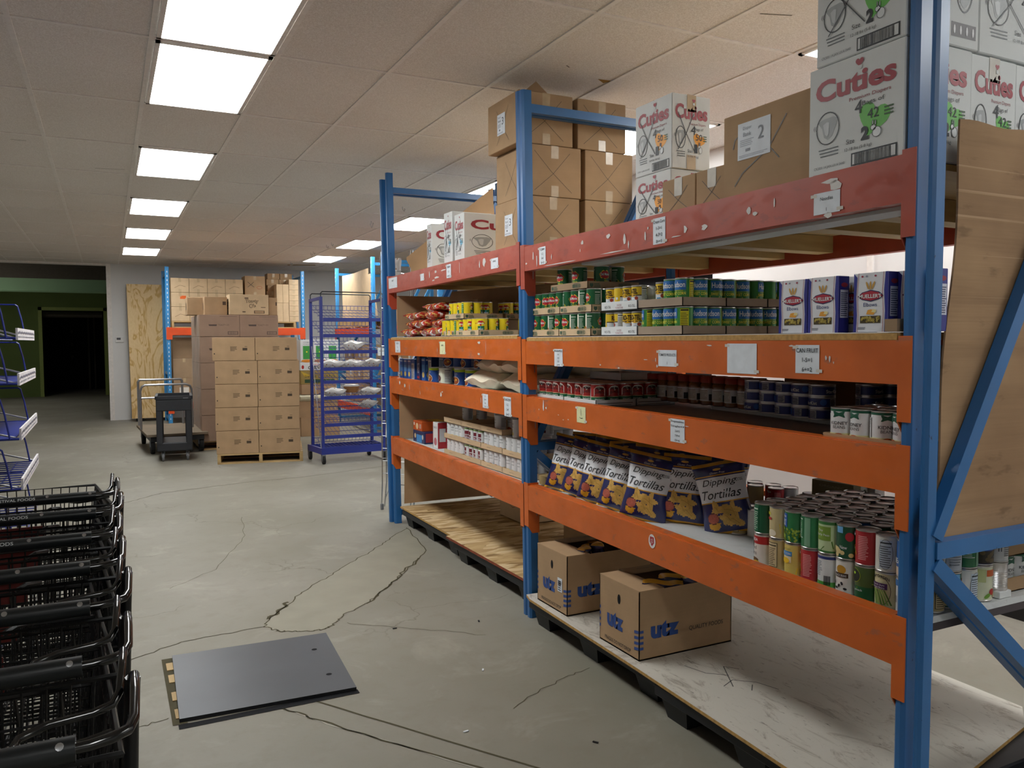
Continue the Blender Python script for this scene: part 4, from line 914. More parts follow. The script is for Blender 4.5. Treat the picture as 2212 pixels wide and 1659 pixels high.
pasta(2.055, 1.70, 'white and navy elbow macaroni box, half hidden behind its two neighbours'); pasta(1.985, 1.573, 'white and navy elbow macaroni box, second from the right'); pasta(2.02, 1.45, 'white and navy elbow macaroni box, rightmost, partly behind the blue post', .04)
tag((lambda q: (q.box(-.03, -.02, 0, .03, .02, .035, 'cardboard_dull'), q)[1])(MB()).build('cardboard_block', loc=(1.985, 1.54, 1.5315)), 'small brown cardboard block beside the rightmost macaroni box', 'cardboard')
# far back of the eye-level shelf
for i, (x, y, h_, m_, l) in enumerate(((2.75, 3.62, .27, 'paper_y', 'yellow carton standing behind the tomato cans'), (2.75, 4.12-.2, .25, 'carton_or', 'orange carton behind the green corn cans'))):
    flat('paper_y', 'E8D21E', .5); flat('carton_or', 'D88A2A', .5); carton(l, x, y, zs, .2, .22, h_, m_, None, tape=False)
tag((lambda q: (q.box(-.06, -.09, 0, .06, .09, .19, 'blue_box', b=.002), q.rect(faces(.12, .18, .19)['L'], .02, .05, .14, .06, C('E0B43A'), 1), q)[-1])(MB()).build('food_box', loc=(2.16, 3.96+.0, zs+.0)), 'blue and yellow food box peeking out beside the blue upright', 'food box') if flat('blue_box', '2A50B0', .4) else 0
# right bay, spaghetti sauce shelf
z2 = 1.1865
for j in range(2): tray('white tray of spaghetti sauce, %s one along the beam' % ('nearer' if j == 0 else 'farther'), 2.085, 3.262+j*.306, z2, .235, .303, mat='carton_white', fn=t_mark)
tray('white tray of spaghetti sauce, deeper on the shelf', 2.322, 3.262, z2, .235, .61, mat='carton_white', fn=t_mark)
fill('sauce', 2.09, 3.268, z2+.0035, 6, 8, 'red and green spaghetti sauce can', 'sauce shelf', rots=lambda i, j: rr.choice((-.2, .1, .3, .5, 1.1)) if j else rr.choice((.9, 1.2, 1.5)), lid=True)
tray('shallow grey tray lying on top of the sauce cans at the back', 2.36, 3.45, z2+.115, .19, .30, h_=.04, mat='carton_white')
mb = MB(); mb.box(0, 0, 0, .45, .93, .02, 'white_melamine')
bd = tag(mb.build('shelf_riser', loc=(2.43, 2.02, z2), rotz=-.10), 'raised white board under the jars and tuna tins', 'board')
def jar_mesh():
    mb = MB(); mb.lathe([(.030, 0, 'jar_amber'), (.036, .004, 'jar_amber'), (.036, .02, 'can_white'), (.036, .078, 'jar_amber'), (.036, .092, 'jar_amber'), (.030, .104, 'lid_red'), (.0345, .105, 'lid_red'), (.0345, .13, 'lid_red'), (.033, .132, 'lid_red')], 'jar_amber', 22)
    S = Cyl((0, 0, 0), .036, math.pi); nutr(mb, S, -.02, .026, .045, .046, 'D8D4CC', '77736A'); mb.rect(S, .03, .022, .02, .03, BLK, 2)
    o = mb.build('jar'); m_ = o.data; m_.polygons.foreach_set('use_smooth', [True]*len(m_.polygons)); m_.set_sharp_from_angle(angle=R(40)); bpy.data.objects.remove(o); return m_
flat('jar_amber', '7A4A24', .2, 0, .6); flat('lid_red', '9A3024', .4); ME['jar'] = jar_mesh()
for i in range(9):
    for k in range(2):
        can('jar', 2.50+.075*k, 3.22-.0+.0-.074*(i-3)+0 if 0 else 3.36-.083*i, z2+.021, rr.uniform(-.5, .5), ('jar with rust-red lid on the riser, %s from the far end' % ORD[i]) if k == 0 else 'jar with rust-red lid hidden behind the front row of jars', None if k == 0 else 'jars behind the front row', lid=False, name='jar', cat='jar')
for i in range(5):
    for k in range(3):
        can('tuna', 2.46-.012*i+.01, 2.60-.0995*i, z2+.021+.0445*k, (-.2, 1.6, 1.8, -1.6, 2.0)[(i+k) % 5], 'blue tuna tin, %s stack from the left, %s of three' % (ORD[i], ('bottom', 'middle', 'top')[k]), r=.048, h=.044, lid=True, name='tuna_tin', cat='tuna can')
for i, (x, y) in enumerate(((2.58, 2.12), (2.68, 2.10))):
    for k in range(3): can('tuna', x, y-.0, z2+.021+.0445*k, 1.7, 'blue tuna tin in the stack behind the kidney bean tray, %s' % ('%s stack, %s' % (('left', 'right')[i], ('bottom', 'middle', 'top')[k])), r=.048, h=.044, lid=False, name='tuna_tin', cat='tuna can')
carton('brown carton in the shade at the back of the sauce shelf, near end', 2.72, 1.60, z2+.0, .3, .46, .30, 'cardboard_dull', None, tape=False); carton('carton added to darken the gap behind the tuna tins', 2.78, 2.25, z2, .24, .5, .27, 'cardboard_dull', None, tape=False)  # second carton added to cover the bright wall and keep the gap dark
tray('brown tray of kidney beans at the near end of the sauce shelf', 2.0, 1.505, z2, .235, .31, mat='cardboard', h_=.033)
fill('kidney', 2.006, 1.512, z2+.0035, 3, 4, 'white and green kidney bean can', 'near end tray', rots=lambda i, j: (-.5, .9, -.1, .35)[(i+j) % 4], lid=True)
# bottom mixed-can block ----------------------------------------------------
def mix(kind):
    def fn(mb, S, r, h):
        if kind == 'greenbeans': nutr(mb, S, -.005, .01, .03, .088, '24684A', 'D0E0D0'); [mb.shape(S, [(-.035+.008*a, .012), (-.030+.008*a, .012), (-.022+.006*a, .055)], C('7CB83A'), 2) for a in range(4)]
        elif kind == 'silver': mb.rect(S, -.035, .072, .028, .024, C('1E2A22'), 2); mb.text(S, 'SILVER', -.012, .082, .010, C('E8E83A'), .036, 'c', 4, .03); mb.rect(S, -.03, .064, .04, .009, C('A82A2A'), 3); mb.shape(S, [(-.045, .045), (.04, .055), (.045, .02), (-.04, .008)], C('D8B83A'), 2); mb.ell(S, .012, .02, .016, .012, C('E6DFC8'), 3)
        elif kind == 'peas':
            mb.rect(S, -.04, .055, .045, .046, C('2260B0'), 2); mb.text(S, 'Great Value', -.016, .088, .008, WHT, .034, 'c', 4, .02); mb.text(S, 'SWEET', -.014, .071, .009, WHT, .032, 'c', 4, .02); mb.text(S, 'PEAS', -.014, .060, .009, WHT, .026, 'c', 4, .02)
            r3 = random.Random(4)
            for _ in range(70): mb.ell(S, r3.uniform(-.05, .05), r3.uniform(.01, .052), .0042, .0042, C(r3.choice(('8FAE3C', 'A8C452', '6E8E2C'))), 2+_ % 3, 8)
        elif kind == 'green2': nutr(mb, S, -.03, .035, .036, .068, '2A7A4C', 'E0EAE0'); mb.rect(S, -.03, .034, .036, .002, WHT, 3); mb.rect(S, .012, .008, .02, .095, C('7AA88A'), 2)
        elif kind == 'early': mb.rect(S, -.015, .045, .05, .045, C('7A9A3E'), 2); mb.text(S, 'Tiny', .002, .072, .009, WHT, .018, 'c', 4); mb.text(S, 'Early Peas', .01, .058, .009, WHT, .042, 'c', 4); band(mb, S, h-.014, h-.005, '3E7A3E', 1); mb.shape(S, [(-.04, .02), (.04, .045), (.045, .02), (0, .01)], C('4E7A32'), 2); band(mb, S, .006, .012, '3E7A3E', 1)
        elif kind == 'newpot': mb.rect(S, -.012, .085, .022, .02, C('6AA8D8'), 2); mb.ell(S, .03, .075, .013, .014, C('B02A34'), 2); mb.text(S, 'New', .012, .035, .011, WHT, .022, 'c', 4); r3 = random.Random(8); [mb.ell(S, r3.uniform(-.04, .035), r3.uniform(.012, .035), .008, .007, C('D8C48A'), 2+_ % 2, 10) for _ in range(16)]; mb.rect(S, -.04, .01, .016, .09, C('DDE0D4'), 2)
        elif kind == 'pref': mb.shape(S, [(-.045, .012), (-.02, .01), (.004, .03), (-.015, .05), (-.045, .065)], C('E6E2DA'), 2); mb.text(S, 'PREFERIDA', -.025, .088, .009, WHT, .048, 'c', 4, .02); mb.line(S, [(-.045, .068), (-.015, .053), (.006, .032)], .003, C('E2C23A'), 4); mb.ell(S, -.022, .022, .012, .010, C('C88A2A'), 4); mb.rect(S, .012, .01, .036, .09, C('B8323A'), 3); mb.lines(S, .014, .02, .03, .075, 14, C('E8A0A0'), 4)
        elif kind == 'prefdown': band(mb, S, .075, .103, 'B02A2A', 1); mb.text(S, 'PREFERIDA', -.008, .086, .010, WHT, .05, 'c', 4, .02); mb.text(S, 'Refried', -.008, .056, .013, BLK, .04, 'c', 4); mb.text(S, 'Beans', -.006, .036, .014, BLK, .036, 'c', 4); mb.ell(S, .0, .018, .02, .008, C('6A4A2A'), 3); mb.ell(S, .01, .01, .014, .006, C('E0B83A'), 4); mb.ell(S, -.02, .072, .01, .008, C('3A6A2A'), 4)
        elif kind == 'nutr': nutr(mb, S, -.008, .012, .036, .085, 'C8D4E0', '3A4048'); mb.ring(S, .01, .055, .02, .045, .001, BLK, 3)
        elif kind == 'tannutr': mb.rect(S, -.016, .012, .04, .085, C('3A3020'), 2); nutr(mb, S, -.014, .014, .036, .081, 'D4C49A', '3A3020', 3)
        elif kind == 'sweet': mb.rect(S, -.03, .068, .055, .016, C('3A8AC8'), 3); mb.text(S, 'SWEET CORN', -.002, .072, .008, WHT, .046, 'c', 5); mb.ell(S, 0, .052, .016, .01, C('E8C22A'), 4); mb.shape(S, [(-.045, .008), (.04, .008), (.045, .03), (-.02, .022)], C('E0C03A'), 3); mb.rect(S, -.026, .045, .048, .022, C('E8DCB8'), 2); mb.text(S, 'Sweet Corn', 0, .09, .006, C('6A7A3A'), .04, 'c', 4)
        elif kind == 'whtgreen': band(mb, S, .095, .104, '2A3A7A', 1); band(mb, S, .006, .022, '4A9A3E', 1); mb.lines(S, -.03, .04, .045, .05, 9, C('8A929A'), 2); mb.barcode(S, .02, .012, .02, .03, BLK, 4, 8)
        elif kind == 'blackbeans': mb.ell(S, .016, .08, .016, .014, C('B88A2A'), 2); mb.rect(S, -.006, .055, .045, .014, C('3A2A1A'), 3); mb.text(S, 'BLACK BEANS', .016, .058, .007, WHT, .036, 'c', 5); [mb.ell(S, a*.01, .02+.008*(a % 3), .006, .004, C('2A2A2E'), 3, 8, a) for a in range(-3, 4)]; mb.ell(S, -.03, .045, .006, .006, C('9AA04A'), 3)
        elif kind == 'spinach': mb.ell(S, -.008, .078, .022, .022, C('A0B43A'), 2); mb.ell(S, -.008, .078, .020, .020, C('1E2A1E'), 3); mb.ell(S, -.008, .085, .005, .004, C('A8D83A'), 5); band(mb, S, .006, .046, '1E5A34', 1); mb.line(S, [(-.05, .046), (0, .040), (.05, .058)], .003, C('A8C83A'), 3); mb.text(S, 'Leaf Spinach', -.006, .030, .009, WHT, .05, 'c', 4)
        elif kind == 'garden': mb.ring(S, 0, .055, .036, .046, .0015, C('4A3A22'), 2); mb.text(S, 'EARLY GARDEN', 0, .086, .009, BLK, .062, 'c', 4, .02, arc=.008); mb.rect(S, -.026, .060, .052, .018, C('4E2A5E'), 4); mb.text(S, 'French Style', 0, .069, .006, WHT, .038, 'c', 6); mb.text(S, 'Green Beans', 0, .062, .006, WHT, .038, 'c', 6); [mb.shape(S, [(-.02+.007*a, .058), (-.016+.007*a, .058), (-.005+.009*a, .014), (-.010+.009*a, .014)], C(('6E9A3A', '8FB85A', '4E7A2A')[a % 3]), 3) for a in range(6)]
        elif kind == 'blue9': mb.text(S, 'BEANS', 0, .04, .016, WHT, .05, 'c', 3, .03); band(mb, S, .006, .03, 'E0C8B0', 1)
        elif kind == 'bluedark': band(mb, S, .006, .045, '3A3428', 1); r3 = random.Random(5); [mb.ell(S, r3.uniform(-.04, .04), r3.uniform(.012, .042), .008, .007, C('6A5A3A'), 2, 8) for _ in range(14)]
        elif kind == 'vegmix': mb.rect(S, -.04, .06, .03, .04, C('B8C088'), 2); mb.rect(S, -.008, .078, .04, .02, C('C8602A'), 2); mb.ell(S, .012, .03, .01, .010, C('B02A24'), 3); mb.ell(S, -.004, .018, .012, .006, C('6E9A3A'), 3, 10, .6); mb.ell(S, .028, .018, .01, .008, C('D8C060'), 3)
        elif kind == 'whiteblue': mb.rect(S, -.03, .085, .06, .018, C('3A7AC0'), 2); mb.lines(S, .0, .02, .03, .05, 8, C('6A6E72'), 2); mb.text(S, 'II', -.012, .035, .02, C('55585C'), None, 'c', 3)
        elif kind == 'plainw': mb.lines(S, -.02, .02, .04, .07, 9, C('8A929A'), 2); mb.rect(S, .03, .012, .02, .03, C('5A6068'), 2)
    return fn
cc = dict(greenbeans='1E5A3C', silver='C9B98A', peas='2F7A4A', green2='2E7D50', early='B9CFA0', newpot='1E5238', pref='B02A30', prefdown='E0DCD4', nutr='D9DBD4', tannutr='C2AE7C', sweet='D8C46A', whtgreen='D5DCDD', blackbeans='DDDCD6', spinach='4A6032', garden='D8D2A8', blue9='2A62A8', bluedark='2448A0', vegmix='D3D6B8', whiteblue='D8DADC', plainw='CED4DA')
for k, c_ in cc.items(): flat('cn_'+k, c_, .35, 0, .5); ME[k] = can_mesh('cn_'+k, mix(k), n=26)
ME['bare'] = can_mesh('can_metal', None, n=26, ribs=True)
z1 = .7065; dy = .0752
up = ['greenbeans', 'silver', 'peas', 'green2', 'early', 'newpot', 'pref', 'nutr', 'blue9']; lo = ['prefdown', 'tannutr', 'sweet', 'pref', 'whtgreen', 'blackbeans', 'spinach', 'garden', 'whiteblue']
names = dict(greenbeans='green can with cut green beans', silver='tan can of cream corn', peas='blue and green sweet peas can', green2='green can showing its nutrition panel', early='pale green can of early peas', newpot='dark green new potatoes can', pref='red can with yellow swoosh', nutr='white can showing its nutrition panel', blue9='blue can half behind the post', prefdown='white refried beans can with red top', tannutr='tan can with nutrition panel', sweet='yellow sweet corn can with blue band', whtgreen='white can with green foot', blackbeans='white black beans can', spinach='dark green leaf spinach can', garden='cream can of french style green beans', whiteblue='white can with blue top band', plainw='plain white can', bluedark='blue can with dark fruit picture', vegmix='cream can with vegetable picture', bare='bare ribbed metal can without a label')
r0 = 0.0
for j in range(9):
    y = 2.153-dy*j; x = 2.058+.037-.0025*j
    a = (-.55, -.35, -.25, -.35, -.2, -.05, -.5, .15, -.2)[j]
    can(up[j], x, y, z1+HC+.001, a, '%s, upper front row of the mixed cans' % names[up[j]], lid=True)
    can(lo[j], x+.001, y+.001, z1, (-.35, -.1, -.25, -.5, -.3, -.35, -.25, -.1, -.3)[j], '%s, lower front row of the mixed cans' % names[lo[j]], lid=True)
keys = list(cc.keys())
for i in range(1, 8):
    for j in range(9):
        y = 2.153-dy*j+(.02 if i % 2 else 0); x = 2.058+.037+.0752*i
        if j == 8 and i < 6:
            ku, kl = (('plainw', 'tannutr'), ('plainw', 'newpot'), ('green2', 'nutr'), ('bluedark', 'vegmix'), ('whiteblue', 'bare'))[i-1]
            can(ku, x, 1.553, z1+HC+.001, math.pi/2-.3, '%s, %s in the upper end row, through the near frame' % (names[ku], ORD[i-1])); can(kl, x, 1.553, z1, math.pi/2-.2, '%s, lower end row seen through the near frame' % names[kl]); continue
        if y < 1.53 or (j == 8): continue
        if i >= 7: continue
        can(rr.choice(keys), x, y, z1+HC+.001, rr.uniform(-3, 3), 'can in the mixed two-high block, seen mainly by its lid, behind the front row', 'mixed cans behind the front row')
        if i > 6 or j == 0: can(rr.choice(keys), x, y, z1, rr.uniform(-3, 3), 'lower can hidden inside the mixed block of cans', 'STUFF')
for i in range(6):   # single layer farther back, lids catching the light
    for j in range(5):
        can(rr.choice(keys), 2.33+.0755*i+(.03 if j % 2 else 0), 2.245+.066*j*1.15, z1, rr.uniform(-3, 3), 'single-height can between the chip bags and the mixed stack', 'single-height cans behind the chip bags')
for i, (x, y, k) in enumerate(((2.80, 3.07, 'newpot'), (2.82, 2.97, 'pref'), (2.84, 2.87, 'pref'), (2.86, 2.78, 'plainw'), (2.76, 2.90, 'tannutr'), (2.79, 2.80, 'pref'))):
    can(k, x, y, z1, i*1.3, '%s at the bottom shelf back edge, %s from left' % (names[k], ORD[i]))
for i in range(3):
    for j in range(5):
        can(rr.choice(keys), 2.69+.0755*i+(.03 if j % 2 else 0), 2.14+.0755*j, z1, rr.uniform(-3, 3), 'single-height can under the olive food box', 'single-height cans under the olive box')
for i in range(4):
    for j in range(6): can('plainw', 2.68+.0755*i, 1.60+.0755*j, z1, 0, '', 'STUFF')
t = thing('condiment_jar', 'glass jar with a dark white-topped lid at the back of the mixed cans', 'jar', (2.87, 2.67, z1))
mb = MB(); mb.lathe([(.03, 0), (.034, .005), (.034, .07), (.030, .082)], 'jar_mustard', 20); flat('jar_mustard', 'A88A4A', .15, 0, .7); mb.build('glass_body', t, smooth=40)
mb = MB(); mb.lathe([(.034, .082), (.034, .098), (.032, .100)], 'black_plastic', 20); mb.lathe([(.028, .1002), (.0, .1003)], 'paper', 20, cap=(False, False)); mb.build('lid', t, smooth=40)
t = MB(); t.box(-.05, -.1, 0, .05, .1, .095, 'sage_box', b=.002); flat('sage_box', '7A7048', .6); F = faces(.1, .2, .095); t.rect(F['F'], .05, 0.004, .046, .088, C('C2C0B4'), 1); t.ell(F['F'], .074, .055, .014, .016, C('4A4838'), 2); t.text(F['L'], 'ORGANIC', .1, .07, .01, C('A8A080'), .12, 'c', 2)
tag(t.build('food_box', loc=(2.75, 2.40, z1+.1115), rotz=.1), 'olive food box with a white end panel on top of the mixed cans', 'food box')
tag((lambda q: (q.box(-.03, -.09, 0, .03, .09, .085, 'carton_white', b=.002), q)[1])(MB()).build('food_box', loc=(2.85, 2.37, z1+.1115)), 'white food box beside the olive one on the mixed cans', 'food box')
tray('dark brown tray of big white cans behind the mixed block', 2.60, 1.55, z1+.1115, .37, .48, h_=.05, mat='cardboard_dull'); tray('brown tray of kidney beans at the right, lower one', 2.50, 1.545, z1, .45, .31, h_=.045, mat='cardboard'); tray('brown tray of kidney beans at the right, upper one', 2.52, 1.545, z1+.115, .45, .31, h_=.045, mat='cardboard')
for k in range(2):
    for i in range(4): can('kidney', 2.56+.02*k+.0752*i, 1.59, z1+.004+.115*k, math.pi/2, 'kidney bean can in the %s right tray, %s from the left' % (('lower', 'upper')[k], ORD[i]))
for i in range(4):
    for j in range(2): can('pot', 2.66+.077*i, 1.93-.08*j+.06, z1+.118, rr.uniform(-1, 1)+.3, 'white can in the dark brown tray behind the mixed block', 'STUFF')
tag((lambda q: (q.box(-.03, -.02, 0, .03, .02, .022, 'carton_white', b=.002), q)[1])(MB()).build('small_box', loc=(2.47, 1.535, z1)), 'tiny white box on the shelf edge beside the bare metal can', 'box')
# ================================================================== FAR BAY GOODS
zL3 = 1.5445
for lv, zz, ys in (('lower', zL3, (4.722, 5.058)), ('upper', zL3+.114, (4.962,))):
    for j, y in enumerate(ys): tray('brown mixed fruit tray, %s layer, %s one' % (lv, ('nearer', 'farther')[j]), 2.132+.007*j, y, zz, .29, .334, mat='cardboard_pale', fn=t_dm)
    fill('fruit', 2.137, ys[0]+.004, zz+.0035, 3, 9 if lv == 'lower' else 4, 'yellow mixed fruit can', lv+' layer', rots=lambda i, j: rr.choice((-.5, -.2, .2, .7, 1.6, 2.4)) if j else rr.choice((.9, 1.2, 2.4)))
tray('brown mixed fruit tray beside the middle blue upright, lower layer', 2.425, 4.70, zL3, .45, .32, mat='cardboard_dull', fn=t_dm); tray('brown mixed fruit tray beside the middle blue upright, upper layer', 2.44, 4.96, zL3+.114, .45, .32, mat='cardboard_pale', fn=t_dm)
fill('fruit', 2.43, 4.704, zL3+.0035, 5, 1, 'yellow mixed fruit can', 'deeper lower tray', rots=lambda i, j: rr.choice((.9, 1.3, 2.2))); fill('fruit', 2.445, 4.964, zL3+.1175, 5, 2, 'yellow mixed fruit can', 'deeper upper tray', rots=lambda i, j: rr.choice((.6, 1.0, .8)))
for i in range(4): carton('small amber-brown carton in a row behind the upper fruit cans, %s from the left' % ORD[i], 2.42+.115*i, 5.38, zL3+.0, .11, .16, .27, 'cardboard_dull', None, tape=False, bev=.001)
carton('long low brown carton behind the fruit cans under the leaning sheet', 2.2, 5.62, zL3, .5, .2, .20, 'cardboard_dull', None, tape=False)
# soft bags ------------------------------------------------------------------
def pillow(w_, h_, t_, matfn, nu=20, nv=24, wr=.06, seed=1, flat_top=False, px=1.0):
    """sealed bag lying in its local x-z plane, thickness along y; matfn(x, z, side) -> material"""
    rnd = random.Random(seed); ph = [rnd.uniform(0, 6.28) for _ in range(6)]; mb = MB()
    def T(u, v):
        a = max(0, 1-abs(2*u-1)**2.6); b = max(0, 1-abs(2*v-1)**3.0); return t_/2*(a**.55)*(b**.5)
    def P(u, v, sd):
        k = 1-.10*(1-abs(2*v-1))**1.2*px; x = (u-.5)*w_*(1-.05*math.cos(math.pi*(v-.5)*2)*px)
        wr_ = wr*t_*(math.sin(9*u+ph[0]+5*v)*math.sin(7*v+ph[1])+.6*math.sin(17*u+ph[2])*math.sin(13*v+ph[3]))*(1 if 0 < u < 1 and 0 < v < 1 else 0)
        edge = .012*math.sin(11*u+ph[4])*(v in (0, 1) or v > .93)
        return Vector((x, sd*(T(u, v))+wr_*.8+edge, v*h_))
    for sd in (-1, 1):
        b = len(mb.v); mb.v += [tuple(P(i/nu, j/nv, sd)) for j in range(nv+1) for i in range(nu+1)]
        for j in range(nv):
            for i in range(nu):
                q = (b+j*(nu+1)+i, b+j*(nu+1)+i+1, b+(j+1)*(nu+1)+i+1, b+(j+1)*(nu+1)+i)
                mb.f.append(q if sd < 0 else q[::-1]); mb.m.append(mb.mi(matfn(((i+.5)/nu-.5)*w_, (j+.5)/nv*h_, sd)))
    mb.P = lambda x, z, o: P(x/w_+.5, z/h_, -1)+Vector((0, -.0015-o, 0))
    return mb
flat('film_red', 'B83A2C', .22, 0, .7); flat('film_gold', 'D0A860', .25, 0, .6); flat('film_white', 'E0DDDA', .22, 0, .6); flat('film_clear', 'CFCBC6', .12, 0, .9)
def redfn(x, z, sd):
    k = math.sin(61*x+3)*math.sin(47*z+1)+.5*math.sin(120*x+z*90)
    return 'film_gold' if k > .65 else 'film_white' if k < -.85 else 'film_red'
pm = pillow(.26, .34, .07, redfn, 26, 30, .16, 3); RED0 = pm.build('snack_bag', smooth=80)
spots = [(2.28, 6.12, 0, .1), (2.27, 5.80, 0, -.1), (2.27, 5.52, .0, .2), (2.26, 6.16, .062, -.2), (2.28, 5.84, .062, .1), (2.26, 5.55, .062, -.1), (2.27, 6.0, .124, .15), (2.28, 5.68, .124, -.15), (2.30, 5.62, .18, .1)]
lvn = ('bottom', 'second', 'third', 'top')
for i, (x, y, z, a) in enumerate(spots):
    c_ = RED0 if i == 0 else dup(RED0, (0, 0, 0)); zi = round(z/.061)
    c_.location = (x+.17*math.cos(a) if 0 else x, y, zL3+.036+z); c_.rotation_euler = (R(90), 0, R(90)+a); c_.location.x = x+.17-.17; c_.location = Vector((2.14+.02*math.sin(9*i), y, zL3+.036+z))
    tag(c_, 'red and gold snack bag, %s layer of the heap, %s from the far end' % (lvn[min(zi, 3)], ORD[[i, i, i, i-3, i-3, i-3, i-6, i-6, 0][i]]), 'snack bag')
flat('flour_cloth', 'EDE6CE', .8, 0, .2, .04); flat('flour_shade', 'B4AC98', .8, 0, .2, .04)
pm = pillow(.42, .34, .13, lambda x, z, s: 'flour_cloth', 22, 20, .12, 9); FL0 = pm.build('flour_sack', smooth=80)
FLp = [(2.18, 4.74, 0, .05, 'bottom layer, farther'), (2.20, 4.28, 0, -.06, 'bottom layer, nearer'), (2.22, 4.72, .10, -.1, 'middle layer, farther'), (2.24, 4.33, .10, .1, 'middle layer, nearer'), (2.44, 4.28, .19, .2, 'top layer, in shade beside the blue upright'), (2.58, 4.55, 0, 0, 'bottom layer, at the back'), (2.55, 4.12, 0, .3, 'bottom layer, at the back beside the upright'), (2.52, 4.2, .1, .1, 'middle layer at the back')]
for i, (x, y, z, a, l) in enumerate(FLp):
    c_ = FL0 if i == 0 else dup(FL0, (0, 0, 0)); c_.location = (x-.04, y, 1.1955+.06+z); c_.rotation_euler = (R(90), 0, R(90)+a); tag(c_, 'cream cloth flour sack, %s' % l, 'flour sack')
# spaghetti and pasta boxes, shelf below
def fbox(label, x, y, z, w_, d_, h_, mat, fn=None, rot=0., cat='food box'):
    mb = MB(); mb.box(-w_/2, -d_/2, 0, w_/2, d_/2, h_, mat, b=.0015); F = faces(w_, d_, h_)
    if fn: fn(mb, F, w_, d_, h_)
    return tag(mb.build('food_box', loc=(x+w_/2, y+d_/2, z), rotz=rot), label, cat)
flat('bx_blue', '2458A8', .4, 0, .5); flat('bx_navy', '1C2A5C', .4, 0, .5); flat('bx_orange', 'C8581E', .4, 0, .5); flat('bx_yellow', 'E8C02A', .4, 0, .5); flat('bx_redw', 'B03038', .4, 0, .5)
def pf(mb, F, w_, d_, h_):
    for S, L_ in ((F['L'], d_), (F['F'], w_)):
        mb.rect(S, L_*.1, h_*.4, L_*.8, h_*.3, C('5A94CC'), 1); mb.ell(S, L_*.5, h_*.27, L_*.3, h_*.12, C('D8BC6A'), 2); mb.rect(S, L_*.1, h_*.86, L_*.8, h_*.07, C('C8CCD8'), 2)
zb2 = 1.1965
for i in range(3): fbox('blue pasta box at the far end of the flour sack shelf, %s of three' % ('leftmost', 'middle', 'rightmost')[i], 2.19+.003*i, 6.38-.088*(i), zb2, .05, .082, .168, 'bx_blue', pf)
def pf2(mb, F, w_, d_, h_):
    for S, L_ in ((F['L'], d_),): mb.rect(S, L_*.1, h_*.05, L_*.8, h_*.75, C('C8C8C8'), 1); mb.lines(S, L_*.15, h_*.1, L_*.7, h_*.65, 12, C('55585C'), 2)
def pf3(mb, F, w_, d_, h_):
    S = F['L']; mb.text(S, 'SPAGHETTI', d_*.5, h_*.3, h_*.4, C('E4E8F0'), d_*.5, 'c', 2); mb.rect(S, d_*.2, h_*.1, d_*.6, h_*.08, C('B03038'), 2); [mb.line(S, [(d_*.5, h_*.7), (d_*(.35+.08*k), h_*.95)], .003, C('C89A6A'), 2) for k in range(4)]
for i, (y, h_, m_, f_, l) in enumerate(((6.10, .17, 'bx_blue', pf2, 'dark blue box turned to its white nutrition side'), (6.0, .20, 'bx_navy', pf3, 'navy spaghetti box with white lettering'), (5.915, .185, 'bx_blue', pf, 'blue box beside the spaghetti box, faintly lit'), (5.80, .21, 'bx_navy', pf2, 'tall dark box with a grey panel'))):
    fbox(l+', on the flour sack shelf', 2.19+.01*i, y, zb2, .06, .08, h_, m_, f_)
for i in range(4): fbox('dark grey-panelled box in the shade behind the pasta boxes, %s from the far end' % ORD[i], 2.40, 6.15-.16*i, zb2, .06, .12, .22, 'bx_navy', pf2)
for i, (k, x, y, a) in enumerate((('bigblue', 2.215, 5.70, .0), ('bigbean', 2.215, 5.50, -.2), ('bigblue', 2.30, 5.41, .6), ('bigblue', 2.235, 5.25, .15), ('bigblue', 2.235, 5.06, -.1), ('bigblue', 2.33, 5.58, 1.4), ('bigblue', 2.34, 5.10, .5))):
    can(k, x, y, zb2, a, 'big %s can, lower row beside the flour sacks, %s' % (('pale kidney bean' if k == 'bigbean' else 'blue soup'), ('first from the left', 'second from the left', 'third from the left', 'fourth from the left', 'fifth from the left', 'hindmost on the left', 'hindmost near the sacks')[i]), r=.05, h=.118, lid=True)
for i, (x, y, a) in enumerate(((2.32, 5.68, .8), (2.33, 5.50, 1.9), (2.31, 5.30, .1), (2.31, 5.08, .3), (2.34, 4.93, 2.0), (2.36, 4.78, .4))):
    can('bigblue', x, y, zb2+.119, a, 'big blue soup can, upper shaded row, %s from the left' % ORD[i], r=.05, h=.118, lid=False)
    if i in (2, 4, 5): can('bigblue', x+.05, y+.03, zb2, 1, 'big blue soup can hidden under the upper row', 'STUFF', r=.05, h=.118, lid=False)
